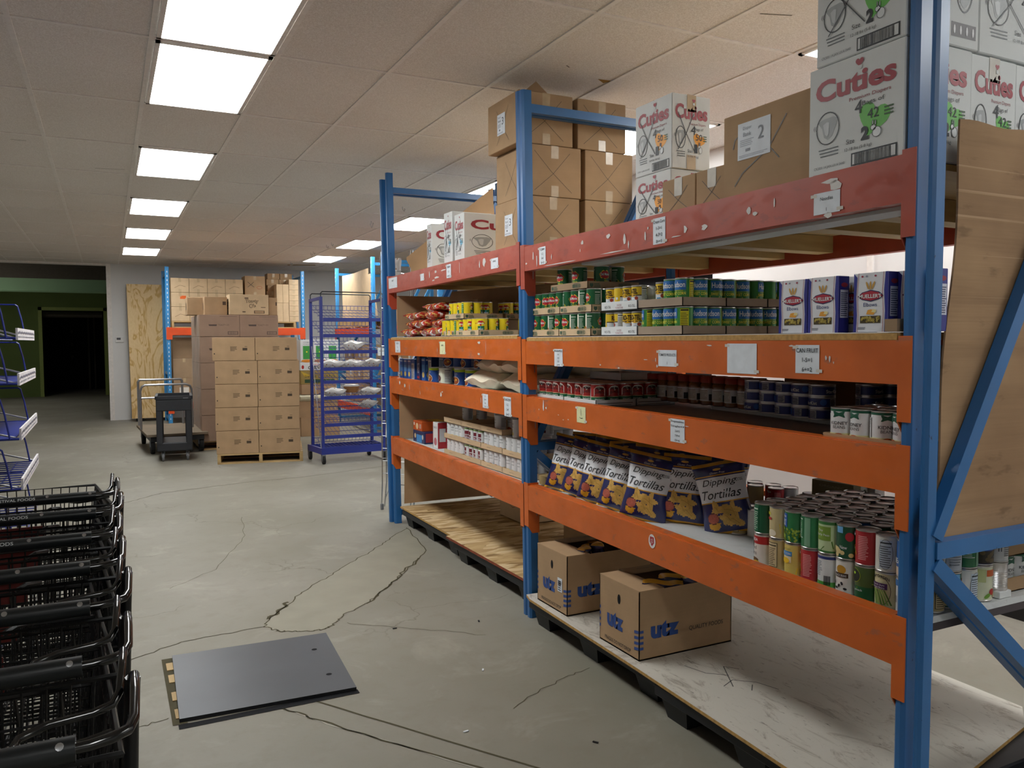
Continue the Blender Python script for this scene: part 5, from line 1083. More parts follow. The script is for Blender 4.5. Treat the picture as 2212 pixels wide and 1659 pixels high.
# lowest shelf of the far bay: white cans in brown trays
zl = .7015; tk = ('pot', 'bean', 'maroon', 'pot')
for lv in range(3):
    for j in range(4):
        if lv == 2 and j == 0: continue
        y0 = 4.085+.327*j; zz = zl+.1145*lv; nm = ('lowest', 'middle', 'top')[lv]
        tray('brown tray of white cans, %s layer, %s from the mid upright' % (nm, ORD[j]), 2.14+.004*j, y0, zz, .30, .318, h_=.036, mat='cardboard_pale', fn=t_gen)
        if lv < 2: fill(tk[j], 2.145+.004*j, y0+.006, zz+.0035, 3, 4, 'white can', '%s layer, %s tray' % (nm, ORD[j]), rots=lambda i, j: rr.choice((-.3, 0, .25)), lid=(j == 0))
for i, (x, y, z, k) in enumerate(((2.24, 5.16, zl+.2325, 'pot'), (2.33, 5.12, zl+.2325, 'bean'), (2.36, 4.88, zl+.2325, 'bean'), (2.20, 4.55, zl+.2325, 'bean'), (2.28, 4.53, zl+.2325, 'bean'), (2.19, 4.28, zl+.2290, 'pot'), (2.38, 4.45, zl+.232, 'maroon'), (2.40, 4.30, zl+.229, 'maroon'))):
    can(k, x, y, z, (-.1, .2, .5, -.2, .3, -.3, .2, .1)[i], 'loose white can on the stacked trays, %s from the far end' % ORD[i], lid=True)
tray('brown tray of white cans behind the mid upright, lower layer', 2.445, 4.09, zl, .42, .30, mat='cardboard_dull'); tray('brown tray of white cans behind the mid upright, upper layer', 2.445, 4.09, zl+.1145, .42, .30, mat='cardboard_dull')
for lv in range(2): fill('pot', 2.45, 4.096, zl+.0035+.1145*lv, 4, 2, 'white can behind the mid upright', ('lower', 'upper')[lv]+' layer', rots=lambda i, j: rr.choice((.9, 1.4)), lid=True)
for i in range(4):
    for j in range(3):
        for k in range(2): can('pot', 2.56+.08*j, 5.35-.25*i, zl+.0+.112*(k+2) if 0 else zl+.112*k+0, .3, 'white can stored in the shade at the back of the lowest shelf', 'STUFF', lid=False)
carton('pale grey carton stack top in the shade behind the white cans', 2.52, 4.55, zl+.225, .45, .75, .19, 'carton_white', None, tape=False)
fbox('navy cookie box under the orange cracker box', 2.205, 5.93, zl, .18, .26, .092, 'bx_navy', lambda mb, F, a, b, c: (mb.rect(F['L'], .08, 0.004, .12, .06, C('3A8AC8'), 1), mb.ell(F['L'], .05, .05, .02, .02, C('D8C8A0'), 2), mb.ell(F['L'], .22, .05, .016, .02, C('D8D8D0'), 2), mb.rect(F['F'], .01, .01, a-.02, c-.02, C('A03038'), 1)))
fbox('orange cracker box lying on the navy cookie box', 2.21, 6.0, zl+.093, .10, .20, .075, 'bx_orange', lambda mb, F, a, b, c: (mb.ell(F['L'], .09, .035, .03, .025, C('E8C89A'), 1), mb.ell(F['L'], .025, .05, .014, .014, C('E8E0D8'), 2), mb.text(F['L'], 'III', .165, .02, .035, WHT, .03, 'c', 2)))
fbox('yellow cracker box lying beside the orange one', 2.315, 5.94, zl+.093, .10, .24, .075, 'bx_yellow', lambda mb, F, a, b, c: mb.rect(F['F'], .03, .01, .04, .03, C('C8581E'), 1))
fbox('tall white and red snack box standing upright, farthest shelf end', 2.20, 5.63, zl, .075, .10, .195, 'carton_white', lambda mb, F, a, b, c: (mb.rect(F['F'], 0, 0, a, c, C('B03038'), 1), mb.rect(F['F'], .012, .05, a-.024, .10, C('C8C8CC'), 2), mb.text(F['L'], 'SNACK', .05, .15, .016, C('55585C'), .07, 'c', 2), mb.ell(F['L'], .05, .05, .03, .03, C('B87078'), 1), mb.line(F['L'], [(.001, 0), (.001, c)], .004, C('B03038'), 2)))
tag((lambda q: (q.box(-.05, -.04, 0, .05, .04, .05, 'lumber'), q)[1])(MB()).build('wood_block', loc=(2.20, 3.93-.02+.0, .706)), 'small wooden block on the bottom shelf beside the mid blue upright', 'wood block')
# ---- tortilla chip bags -----------------------------------------------------
flat('film_navy', '262C62', .25, 0, .7); flat('film_panel', 'F2F5FA', .32, 0, .5, .03); flat('film_gold2', 'D49A1E', .3, 0, .6); flat('chip', 'D9AE5C', .5, 0, .3, .16, 60); flat('salsa', 'B5604E', .5, 0, .3, .2, 90); flat('bowl_rim', '5A2418', .5)
BW, BHt = .21, .30
def star(x, z, cx, cz, r0_, n, ph):
    dx, dz = x-cx, z-cz; a = math.atan2(dz, dx); return math.hypot(dx, dz) < r0_*(.78+.25*math.cos(n*a+ph))
def bagfn(x, z, sd):
    if z > BHt*.945 or z < BHt*.03: return 'film_gold2'
    if sd > 0: return 'film_navy'
    d = math.hypot(x+.052, (z-.068)*1.1)
    if d < .026: return 'salsa' if d < .0235 else 'bowl_rim'
    if math.hypot(x+.052, (z-.045)) < .026 and z < .05: return 'film_gold2'
    if star(x, z, -.03, .105, .034, 3, .6) or star(x, z, .03, .095, .040, 5, .2) or star(x, z, .035, .052, .036, 3, 2.2) or star(x, z, .0, .066, .030, 4, 1.): return 'chip'
    if .135 < z < .238: return 'film_panel'
    if .129 < z < .135 or .240 < z < .245: return 'film_gold2'
    return 'film_navy'
def bag_proto(seed):
    mb = pillow(BW, BHt, .085, bagfn, 44, 62, .075, seed); S = Func(mb.P)
    mb.text(S, 'Dipping', .0, .196, .034, BLK, .150, 'c', 1, .0, .35); mb.text(S, 'Tortillas', .0, .148, .036, BLK, .172, 'c', 1, .0, .35)
    mb.text(S, 'Gluten Free', .0, .250, .009, WHT, .06, 'c', 1, 0, .3); mb.text(S, '$3.99', .082, .207, .008, BLK, .026, 'c', 1); mb.rect(S, .07, .218, .024, .0015, BLK, 1, sub=4)
    mb.ell(S, 0, .268, .016, .005, 'chip', 1)
    # chip crease lines
    for (x0, z0, x1, z1_) in ((.0, .10, .05, .085), (.02, .06, .05, .04), (-.04, .115, -.02, .095), (.03, .11, .04, .07), (.0, .075, .02, .055)): mb.line(S, [(x0+(x1-x0)*k/5, z0+(z1_-z0)*k/5+.004*math.sin(k)) for k in range(6)], .0014, C('A67A30'), 1)
    return mb.build('chip_bag', smooth=80)
BP = [bag_proto(s) for s in (2, 5, 8)]; used = [False]*3
def bag(k, x, y, rz, tx, ty, label, z=.707):
    if used[k]: c_ = dup(BP[k], (0, 0, 0))
    else: c_ = BP[k]; used[k] = True
    c_.location = (x, y, z); c_.rotation_euler = (Matrix.Rotation(R(rz)-R(90), 4, 'Z') @ Matrix.Rotation(R(ty), 4, 'Y') @ Matrix.Rotation(R(tx), 4, 'X')).to_euler(); tag(c_, label, 'chip bag')
fr = [(0, 2.15, 3.70, 28, -14, 8), (1, 2.14, 3.525, 26, -12, 12), (2, 2.135, 3.345, 28, -10, 8), (0, 2.13, 3.155, 24, -12, 8), (1, 2.115, 2.93, 32, -10, 8), (2, 2.235, 2.80, 34, -10, 2), (0, 2.30, 2.555, 36, -8, -14)]
fl = ('leftmost in the front row', 'second from the left', 'third from the left', 'fourth from the left', 'fifth, showing its price', 'sixth, half hidden by the fifth', 'rightmost, tilted, standing alone')
for (a, l) in zip(fr, fl): bag(*a, 'navy and white dipping tortillas bag, %s' % l)
for i, a in enumerate(((1, 2.29, 3.66, 20, -4, 0), (2, 2.29, 3.47, 35, -6, 6), (0, 2.29, 3.27, 22, -8, -6), (1, 2.28, 3.07, 40, -4, 5), (2, 2.37, 2.93, 25, -4, -5), (0, 2.40, 2.75, 60, 0, 6), (1, 2.43, 3.6, 15, 4, 4), (2, 2.43, 3.38, 30, 0, 0), (0, 2.45, 3.15, 60, 0, 0))):
    bag(*a, 'tortilla chip bag behind the front row, %s from the left, gold-edged top showing' % ORD[i], z=.715 if i < 6 else .73)
# ================================================================== FLOOR PALLETS
def plastic_pallet(label, x0, y0, w_, d_, ft=3):
    mb = MB(); mb.box(0, 0, .085, w_, d_, .135, 'black_plastic', b=.006)
    for i in range(3):
        for j in range(ft):
            x = .02+(w_-.2)*i/2; y = .03+(d_-.21)*j/(ft-1)
            vs = [(x+a*(.02 if z == 0 else 0)+(0 if a > 0 else .16)*0+(.14 if a < 0 else 0), y+b*(.02 if z == 0 else 0)+(.16 if b < 0 else 0), z) for z in (0, .086) for a, b in ((1, 1), (-1, 1), (-1, -1), (1, -1))]
            mb.add(vs, [(3, 2, 1, 0), (4, 5, 6, 7), (0, 1, 5, 4), (1, 2, 6, 5), (2, 3, 7, 6), (3, 0, 4, 7)], 'black_plastic')
    return tag(mb.build('plastic_pallet', loc=(x0, y0, .0)), label, 'pallet')
for i, (x, y, l) in enumerate(((2.128, 5.13, 'black plastic pallet under the farther OSB board'), (2.095, 3.96, 'black plastic pallet under the nearer OSB board'), (1.975, 2.62, 'black plastic pallet under the scuffed white board, below the lettered cartons'), (1.93, 1.545, 'black plastic pallet under the empty end of the scuffed white board'))):
    plastic_pallet(l, x, y, .96, 1.13 if y > 2 else 1.04)
def deck(label, pts, z0, z1_, mat, edge):
    mb = MB(); n = len(pts); mb.poly([(x, y, z1_) for x, y in pts], mat); mb.poly([(x, y, z0) for x, y in pts][::-1], edge)
    for i in range(n): a, b = pts[i], pts[(i+1) % n]; mb.poly([(a[0], a[1], z0), (b[0], b[1], z0), (b[0], b[1], z1_), (a[0], a[1], z1_)], edge)
    return tag(mb.build('deck_board', ), label, 'board')
flat('edge_red', '8A4A34', .8, 0, .2, .2, 30)
deck('OSB board on black pallets, the farther of the two', [(2.118, 5.155), (3.12, 5.21), (3.15, 6.27), (2.125, 6.30)], .137, .150, 'osb', 'plywood_edge')
deck('OSB board with a reddish front edge, on black pallets by the mid upright', [(2.085, 3.98), (3.10, 4.05), (3.11, 5.19), (2.072, 5.165)], .140, .156, 'osb', 'edge_red')
deck('long scuffed white board laid on black pallets below the orange beams', [(1.885, 1.53), (2.42, 1.57), (2.85, 1.665), (2.99, 1.76), (3.02, 3.70), (1.975, 3.775), (1.955, 3.70), (1.93, 2.7)], .137, .150, 'white_scuffed', 'plywood_edge')
mb = MB(); S = Plane((0, 0, .150), (1, 0, 0), (0, 1, 0)); PC = C('3E3E40')
mb.line(S, [(2.12, 2.63), (2.15, 2.53), (2.22, 2.47)], .004, PC, 1); mb.line(S, [(2.16, 2.38), (2.26, 2.55), (2.3, 2.5)], .004, PC, 1); mb.line(S, [(2.13, 2.4), (2.2, 2.43), (2.27, 2.37), (2.3, 2.28)], .004, PC, 1); mb.line(S, [(2.2, 2.32), (2.24, 2.36)], .004, PC, 1)
o = [x for x in bpy.data.objects if x.get('label', '').startswith('long scuffed white')][0]; mb.build('pencil_marks', o)
# lettered cartons with bags inside
def utz(x0, y0, label, sticker=False):
    w_, d_, h_ = .505, .305, .296; mb = MB(); t_ = .004; F = faces(w_, d_, h_)
    for a in ((-w_/2, -d_/2, w_/2, -d_/2+t_), (-w_/2, d_/2-t_, w_/2, d_/2), (-w_/2, -d_/2, -w_/2+t_, d_/2), (w_/2-t_, -d_/2, w_/2, d_/2)): mb.box(a[0], a[1], 0, a[2], a[3], h_, 'cardboard')
    mb.box(-w_/2, -d_/2, 0, w_/2, d_/2, .006, 'cardboard')
    NV = C('2B4A8C')
    for S, L_, x in ((F['L'], d_, .10), (F['F'], w_, .10)):
        mb.text(S, 'utz', x+.025 if L_ < .4 else x+.035, .085, .072, NV, .125 if L_ < .4 else .15, 'c', 2, .06)
        for k in range(4): mb.shape(S, [(L_-.034, .04+.024*k), (L_-.001, .046+.024*k), (L_-.001, .058+.024*k), (L_-.034, .053+.024*k)] if L_ < .4 else [(.001, .046+.024*k), (.022, .046+.024*k), (.022, .058+.024*k), (.001, .058+.024*k)], NV, 2)
    for k in range(4): mb.rect(F['L'], .002, .06+.028*k, .009, .014, NV, 2)
    mb.text(F['L'], 'FRAGILE DO NOT DROP', .145, .018, .016, BLK, .20, 'c', 2); mb.text(F['F'], 'QUALITY FOODS', .36, .088, .022, BLK, .19, 'c', 2)
    mb.ell(F['L'], .155, .225, .011, .022, 'dark_void', 2, 14)
    o = mb.build('carton', loc=(x0+w_/2, y0+d_/2, .151)); tag(o, label, 'cardboard box')
    q = MB(); q.box(-w_/2, -d_/2, h_, -w_/2+.13, d_/2, h_+.004, 'cardboard'); q.build('flap', o)
    q = MB(); q.poly([(-w_/2+.10, d_/2, h_+.006), (w_/2, d_/2, h_+.006), (w_/2-.02, .04, h_+.012), (-w_/2+.12, .05, h_+.010)], 'cardboard_dull'); q.poly([(-w_/2+.10, d_/2, h_+.009), (-w_/2+.12, .05, h_+.013), (w_/2-.02, .04, h_+.015), (w_/2, d_/2, h_+.009)], 'cardboard_dull'); q.text(Plane((-w_/2+.13, .06, h_+.016), (1, 0, 0), (0, 1, 0)), 'Please return this carton', .17, .03, .014, BLK, .27, 'c', 1); q.build('flap', o)
    q = MB(); q.box(w_/2-.09, -d_/2, h_, w_/2, d_/2, h_+.004, 'cardboard'); q.build('flap', o)
    if sticker: q = MB(); q.rect(F['L'], .215, .105, .045, .07, 'paper', 4); q.lines(F['L'], .22, .112, .034, .055, 5, C('55586A'), 5); q.barcode(F['L'], .222, .14, .03, .02, BLK, 6, 8); q.build('paper_label', o)
    return o
utz(1.990, 3.372, 'open brown carton with blue utz lettering and a white sticker, farther of the two', True)
utz(1.977, 2.752, 'open brown carton with blue utz lettering and QUALITY FOODS, nearer of the two')
for i, (x, y) in enumerate(((2.12, 2.83), (2.22, 2.88), (2.31, 2.83), (2.14, 3.46), (2.25, 3.50))): bag(i % 3, x, y, 80+20*i, 0, 8, 'tortilla chip bag inside the %s open utz carton, %s' % (('nearer' if i < 3 else 'farther'), ('left one', 'middle one', 'right one', 'left one', 'right one')[i]), z=.16)
carton('brown carton with red print on the OSB deck behind the mid upright', 2.71, 5.22, .157, .42, .40, .19, 'cardboard_pale', lambda mb, F, a, b, c: (mb.ring(F['L'], b*.55, c*.6, .07, .025, .006, C('9A5A3A'), 1, 4), mb.rect(F['F'], .08, .05, a-.16, .07, C('9A5A3A'), 1)))
carton('plain brown carton on the OSB deck behind the utz cartons', 2.74, 4.35, .157, .30, .34, .17, 'cardboard', None)
# ================================================================== BACKGROUND STOCK
def wood_pallet(label, x0, y0, z, w_, d_, rot=0., h_=.13):
    mb = MB(); n = 7
    for i in range(n): a = d_*i/(n-.0)+.01; mb.box(0, a, h_-.018, w_, a+d_/n-.025, h_, 'pallet_wood')
    for i in range(3): a = (w_-.04)*i/2; mb.box(a, 0, .018, a+.04, d_, h_-.018, 'pallet_wood')
    for i in (0, 3, 6): a = d_*i/n+.01; mb.box(0, a, 0, w_, a+.09, .018, 'pallet_wood')
    return tag(mb.build('wooden_pallet', loc=(x0, y0, z), rotz=rot), label, 'pallet')
rA = -math.atan2(.188, .982); ca, sa = math.cos(rA), math.sin(rA)
def A_(a, b): return (1.176+a*ca-b*sa, 10.441+a*sa+b*ca)
wood_pallet('wooden pallet under the front carton stack', 1.176, 10.441, .0, 1.02, 1.15, rA, .125)
col5 = ('bottom', 'second', 'third', 'fourth', 'top')
def fA(mb, F, w_, d_, h_):
    S = F['F']; mb.lines(S, w_*.42, h_*.42, w_*.17, h_*.22, 4, C('6E5A42'), 2, .4); mb.rect(S, w_*.71, h_*.44, w_*.11, h_*.11, C('4A3C2C'), 2); mb.rect(S, w_*.76, h_*.60, w_*.06, h_*.025, C('6E5A42'), 2); mb.ell(S, w_*.05, h_*.30, .007, .009, C('2A2420'), 2, 8)
cA = None
for r in range(5):
    for c_ in range(2):
        for b in range(3):
            off = (0, .006, .002, .0, .004)[r]-.012*(r == 4)*0
            x, y = A_(-.008-.02*(4-r)*0+c_*.503-off-(.02 if r == 4 else 0), .012+b*.335)
            lab = 'brown carton at the front of the near stack, %s row, %s column' % (col5[r], ('left', 'right')[c_]) if b == 0 else 'hidden brown carton in the near stack, %s row, %s column, %s back' % (col5[r], ('left', 'right')[c_], ('one', 'two')[b-1])
            carton(lab, x, y, .126+.2885*r, .498, .325, .284, 'cardboard', fA if b == 0 else None, rot=rA, tape=False)
wood_pallet('wooden pallet under the taller rear carton stack, mostly hidden', 1.12, 11.93, 0, 1.05, 1.2, 0, .125)
def fB(mb, F, w_, d_, h_):
    S = F['F']; mb.shape(S, [(w_*.22, h_*.56), (w_*.43, h_*.56), (w_*.42, h_*.48), (w_*.24, h_*.48)], C('54453F'), 1); mb.text(S, "TOASTY O'S", w_*.60, h_*.49, h_*.085, C('5E4C44'), w_*.27, 'c', 1); mb.rect(S, w_*.70, h_*.09, w_*.26, h_*.15, C('5E4C44'), 1); mb.rect(S, w_*.72, h_*.11, w_*.22, h_*.11, 'cardboard_wrap', 2); mb.barcode(S, w_*.74, h_*.11, w_*.18, h_*.11, C('7A665A'), 3, 12); mb.lines(S, w_*.5, h_*.92, w_*.45, h_*.03, 1, C('6E5A50'), 2)
cardboard('cardboard_wrap', '9E8472', .08); flat('wrap_shine', 'C8C2B8', .12, 0, .9)
zz = .126
for r in range(5):
    h_ = (.365, .365, .365, .365, .307)[r]
    for c_ in range(2):
        for b in range(3): carton('stretch-wrapped cereal carton in the rear stack, %s row, %s column, %s' % (col5[r], ('left', 'right')[c_], ('front', 'middle', 'back')[b]), 1.148+.532*c_, 11.9+.40*b, zz, .529, .395, h_-.004, 'cardboard_wrap', fB if b == 0 and r > 2 else None, tape=False)
    zz += h_
mb = MB()
def wrapf(u, v): return Vector((1.138-.012*math.sin(14*u+9*v)*math.sin(7*v), 11.89+1.22*u, .15+1.72*v))
mb.grid(wrapf, 20, 34, 'film_wrap')
mt, n = newmat('film_wrap', .12, 0, .8); n.b.inputs['Transmission Weight'].default_value = .0; n.b.inputs['Alpha'].default_value = .22; n.col(srgb('E8E6E2'))
tag(mb.build('stretch_wrap', smooth=60), 'clear stretch wrap clinging to the left side of the rear carton stack', 'plastic wrap')
def fT(mb, F, w_, d_, h_):
    S = F['F']; K = C('4A3626'); mb.shape(S, [(w_*.42, h_*.55), (w_*.47, h_*.72), (w_*.58, h_*.78), (w_*.70, h_*.74), (w_*.72, h_*.60), (w_*.68, h_*.42), (w_*.58, h_*.32), (w_*.50, h_*.38)], 'cardboard_pale', 1)
    mb.text(S, 'Toasty', w_*.57, h_*.54, h_*.23, K, w_*.34, 'c', 3, .06); mb.text(S, "O's", w_*.58, h_*.33, h_*.22, K, w_*.17, 'c', 3, .06); mb.text(S, 'Toasty', w_*.57, h_*.56, h_*.19, 'cardboard_pale', w_*.32, 'c', 5, .0); mb.text(S, "O's", w_*.58, h_*.35, h_*.18, 'cardboard_pale', w_*.14, 'c', 5)
    mb.rect(S, w_*.38, h_*.80, w_*.1, h_*.05, K, 2); mb.rect(S, w_*.62, h_*.07, w_*.27, h_*.14, K, 2); mb.rect(S, w_*.64, h_*.09, w_*.23, h_*.10, 'cardboard', 3); mb.rect(S, w_*.80, h_*.36, w_*.12, h_*.03, K, 2); mb.rect(S, w_*.32, h_*.12, w_*.08, h_*.05, K, 2)
    S = F['L']; [mb.ring(S, d_*(.3+.12*(k % 3)), h_*(.4+.14*(k//3)), .03, .03, .008, K, 2, 10) for k in range(9)]; mb.rect(S, d_*.1, h_*.12, d_*.12, h_*.12, K, 2)
zT = 1.894
for i, (x, y, l, rt) in enumerate(((1.555, 11.93, 'big Toasty Os carton at the front, on the wrapped stack', .0), (1.235, 12.05, 'Toasty Os carton half hidden left of the front one', 0), (1.03, 12.28, 'Toasty Os carton at the left rear on the wrapped stack', 0), (2.10, 12.0, 'Toasty Os carton end peeking out right of the front one', 0))):
    carton(l, x, y, zT, .53 if i == 0 else (.30, .30, .30, .12)[i], .34, .285 if i == 0 else .25, 'cardboard_pale' if i == 0 else 'cardboard', fT if i == 0 else (lambda mb, F, a, b, c: (mb.rect(F['F'], a*.8, c*.55, a*.15, c*.2, C('4A3626'), 1), mb.rect(F['L'], b*.2, c*.3, b*.4, c*.4, C('6A5640'), 1))), rot=rt, tape=False)
# back rack stock (front line y = 15.9)
for x, l in ((1.06, 'left'), (2.28, 'right')): wood_pallet('wooden pallet on the orange beam of the back rack, %s one' % l, x, 15.87, 1.772, 1.05 if x < 2 else 1.0, .95, 0, .12)
rws = ('bottom', 'middle', 'top')
for c_ in range(4):
    for r in range(3): 
        def gf(mb, F, a, b, c): (mb.rect(F['F'], a*.5, c*.55, .1, .06, C('E0662A'), 1) if (c_, r) == (0, 1) else mb.line(F['F'], [(a*.2, c*.3), (a*.5, c*.5), (a*.8, c*.4)], .006, C('7A654A'), 1))
        carton('brown carton on the left pallet of the back rack, %s row, %s column' % (rws[r], ORD[c_]), 1.06+.315*c_, 15.9, 1.894+.262*r, .31, .38, .258, 'cardboard_pale', gf, tape='F')
carton('tall brown carton with scribbles above the back rack rows', 2.36, 15.95, 1.894, .38, .4, .50, 'cardboard', None); carton('scribbled brown carton standing high on the back rack', 2.36, 15.95, 2.396, .37, .4, .36, 'cardboard', lambda mb, F, a, b, c: (cross(mb, F['F'], .05, .15, .12, .1, 2, .008), mb.ring(F['F'], a*.72, c*.4, .05, .03, .006, C('A8503A'), 2)), tape='F')
for r in range(4):
    for c_ in range(2): carton('small flat carton high on the back rack, %s level, %s one' % (ORD[r], ('left', 'right')[c_]), 2.80+.24*c_+.02*(r % 2), 16.2, 2.38+.115*r-.0, .23, .3, .113, 'cardboard', None, tape='F')
carton('brown carton supporting the small flat ones on the back rack', 2.76, 16.2, 1.894, .52, .3, .484, 'cardboard_dull', None)
for r in range(2):
    for c_ in range(2): carton('tall pale carton at the right of the back rack, %s row, %s one' % (('lower', 'upper')[r], ('left', 'right')[c_]), 2.93+.115*c_, 15.88, 1.894+.36*r, .113, .3, .357, 'cardboard_pale', None, tape=False)
for r in range(8): carton('flat pale pinkish carton in the column by the right back post, %s from the bottom' % ORD[r], 3.165, 15.88, 1.894+.102*r, .18, .3, .10, 'cardboard_pale', None, tape='F')
for i in range(3): carton('brown carton on the lower beam of the back rack, %s from the left' % ORD[i], 1.07+.4*i, 15.95, .43+.0, .38, .5, .42, 'cardboard_dull', lambda mb, F, a, b, c: mb.rect(F['F'], .1, .15, .16, .1, C('D8D4CC'), 1), tape='F'); carton('brown carton above the lower ones in the back rack, %s from the left' % ORD[i], 1.07+.4*i, 15.97, .852, .38, .5, .36, 'cardboard_dull', None, tape='F')
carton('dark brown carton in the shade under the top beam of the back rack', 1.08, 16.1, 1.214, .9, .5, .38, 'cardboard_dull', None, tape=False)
wood_pallet('wooden pallet on the lower beam of the back rack', 1.06, 15.87, .30-.0, 1.2, .9, 0, .12)
# pile of cereal cartons right of the stacks
pile = [(2.72, 12.9, 0.0, .62, .5, .30, 'cardboard', 'brown carton at the bottom of the cereal pile', None), (2.70, 12.92, .302, .62, .5, .26, 'cardboard', 'brown carton second in the cereal pile', None),
        (2.74, 12.9, .67, .55, .45, .16, 'cardboard', 'brown carton over the pale bin lid in the cereal pile', None), (2.73, 12.9, .832, .60, .45, .22, 'cardboard_sw', 'olive and green lettered carton in the cereal pile', 'sw'),
        (2.72, 12.9, 1.054, .36, .4, .13, 'carton_white', 'white corn flakes carton in the cereal pile', 'cf'), (3.09, 12.9, 1.054, .25, .4, .13, 'cardboard', 'brown carton beside the corn flakes carton', None)]
cardboard('cardboard_sw', '9C8650')
for (x, y, z, w_, d_, h_, m_, l, k) in pile:
    def pfn(mb, F, a, b, c):
        if k == 'sw': mb.text(F['F'], 'SWEETNIANS', a*.5, c*.48, c*.17, C('4A4A28'), a*.8, 'c', 1); mb.rect(F['F'], a*.1, c*.1, a*.8, c*.25, C('2A4A30'), 1); mb.shape(F['F'], [(0, c*.95), (a*.3, c*.6), (a*.1, c*.55)], C('C8A83A'), 1)
        if k == 'cf': mb.text(F['F'], 'CORN', a*.6, c*.12, c*.4, C('2A2A2A'), a*.5, 'c', 1, .03); mb.text(F['F'], 'FLAKES', a*.65, c*.6, c*.2, C('B02A2A'), a*.4, 'c', 1); mb.ell(F['F'], a*.12, c*.4, .02, .03, C('B02A2A'), 1)
    carton(l, x, y, z, w_, d_, h_, m_, pfn, tape=False)
mb = MB(); mb.box(-.33, -.27, 0, .33, .27, .10, 'bin_lid', b=.03); flat('bin_lid', 'C9C2A4', .5); tag(mb.build('storage_bin', loc=(3.02, 13.15, .564)), 'pale cream storage bin lid in the cereal pile', 'storage bin')
for i in range(3):
    def gfn2(mb, F, a, b, c): mb.rect(F['F'], a*.2, c*.12, a*.62, c*.6, C('3E9A44'), 1); mb.text(F['F'], 'CORN', a*.5, c*.84, c*.07, C('5A6A7A'), a*.5, 'c', 1); mb.text(F['F'], 'FLAKES', a*.5, c*.76, c*.05, C('5A6A7A'), a*.5, 'c', 1); mb.ell(F['F'], a*.5, c*.45, .012, .012, C('E8E03A'), 2); mb.ell(F['F'], a*.5, c*.04, a*.45, c*.07, C('D88A2A'), 2)
    carton('white and green cereal box on the pile, %s from the left' % ORD[i], 2.73+.205*i, 12.9, 1.19, .20, .3, .35, 'carton_white', gfn2, tape=False, cat='cereal box')
# leaning plywood box panel and thermostat
def ply(x, y, z): return Vector((.36+x*.99+(.03*(1-z/2.6)), 17.05-.16*(1-z/2.6)+y, .06+z))
mb = MB(); pts = [(0, 0), (.645, 0), (.645, 2.56), (0, 2.56)]
mb.poly([ply(x, 0, z) for x, z in pts], 'plywood_figured'); mb.poly([ply(x, .17, z) for x, z in pts][::-1], 'plywood_board')
for i in range(4): a, b = pts[i], pts[(i+1) % 4]; mb.poly([ply(a[0], .17, a[1]), ply(b[0], .17, b[1]), ply(b[0], 0, b[1]), ply(a[0], 0, a[1])][::-1], 'plywood_board')
pb = tag(mb.build('plywood_cabinet'), 'tall figured plywood cabinet standing against the white back wall', 'cabinet')
q = MB(); q.box(.46, 16.92, 0, .60, 17.05, .058, 'black_rubber'); q.build('foot', pb); q = MB(); q.box(.85, 16.92, 0, .98, 17.05, .058, 'black_rubber'); q.build('foot', pb)
t = thing('thermostat', 'small white thermostat on the back wall beside the plywood cabinet', 'thermostat', (.22, 17.38, 1.56)); mb = MB(); mb.box(-.075, 0, -.05, .075, .02, .06, 'wall_white', b=.006); mb.build('housing', t)
q = MB(); q.box(-.05, -.002, .0, .02, 0, .04, 'dark_steel'); q.build('display', t)
# right background rack seen past the bread rack
far_rack('blue and orange rack along the right side behind the bread rack', (3.84, 15.02), -math.pi/2, (2.27,), (.42, 1.74)); far_rack('blue and orange rack hidden largely behind the far bay', (3.84, 12.22), -math.pi/2, (2.4,), (.42, 1.74))
sheet('tan cardboard sheet leaning on the side rack, the larger lit one', lambda u, v: Vector((3.93+.03*math.sin(5*u), 14.83-1.75*u, 1.90+.82*v)), 8, 4, 'cardboard_pale'); sheet('tan cardboard sheet leaning askew in front of the larger one', lambda u, v: Vector((3.895, 13.25-.45*u-.25*(1-v), 1.92+.70*v-.0*u)), 4, 4, 'cardboard_pale')
for i in range(2): wood_pallet('wooden pallet on the side rack beam, %s one' % ('farther', 'nearer')[i], 3.86, 13.95-1.05*i, 1.742, .9, 1.0, 0, .13)
r5 = random.Random(21); n5 = 0
for y in (14.2, 13.6, 13.0, 11.6, 11.0, 10.4):
    for z, hh in ((.44, .36), (.81, .34), (1.16, .30)):
        if r5.random() < .85:
            carton('brown carton on the side rack, %s from the far end, %s tier' % (ORD[(14.2, 13.6, 13.0, 11.6, 11.0, 10.4).index(y)], ('low', 'middle', 'high')[(.44, .81, 1.16).index(z)]), 3.9+r5.random()*.05, y, z, .5, .52, hh-.01, r5.choice(('cardboard', 'cardboard_pale', 'cardboard_dull')), lambda mb, F, a, b, c: mb.rect(F['L'], b*.55, c*.3, .1, .08, C('D8D6D0'), 1), tape='F')
for i, y in enumerate((11.6, 11.0, 10.4)): carton('pale carton on the top beam of the side rack, %s from the far end' % ORD[i], 3.9, y, 1.745, .5, .5, .35+.05*(i % 2), 'cardboard_pale' if i % 2 else 'cardboard', None, tape='F')
flat('strip_white', 'D9D6D8', .5); flat('rod_blue', '4A56A0', .3, .4); wood('truck_deck', '8A7A66', '6E6252', False, (.3, 1, 1))
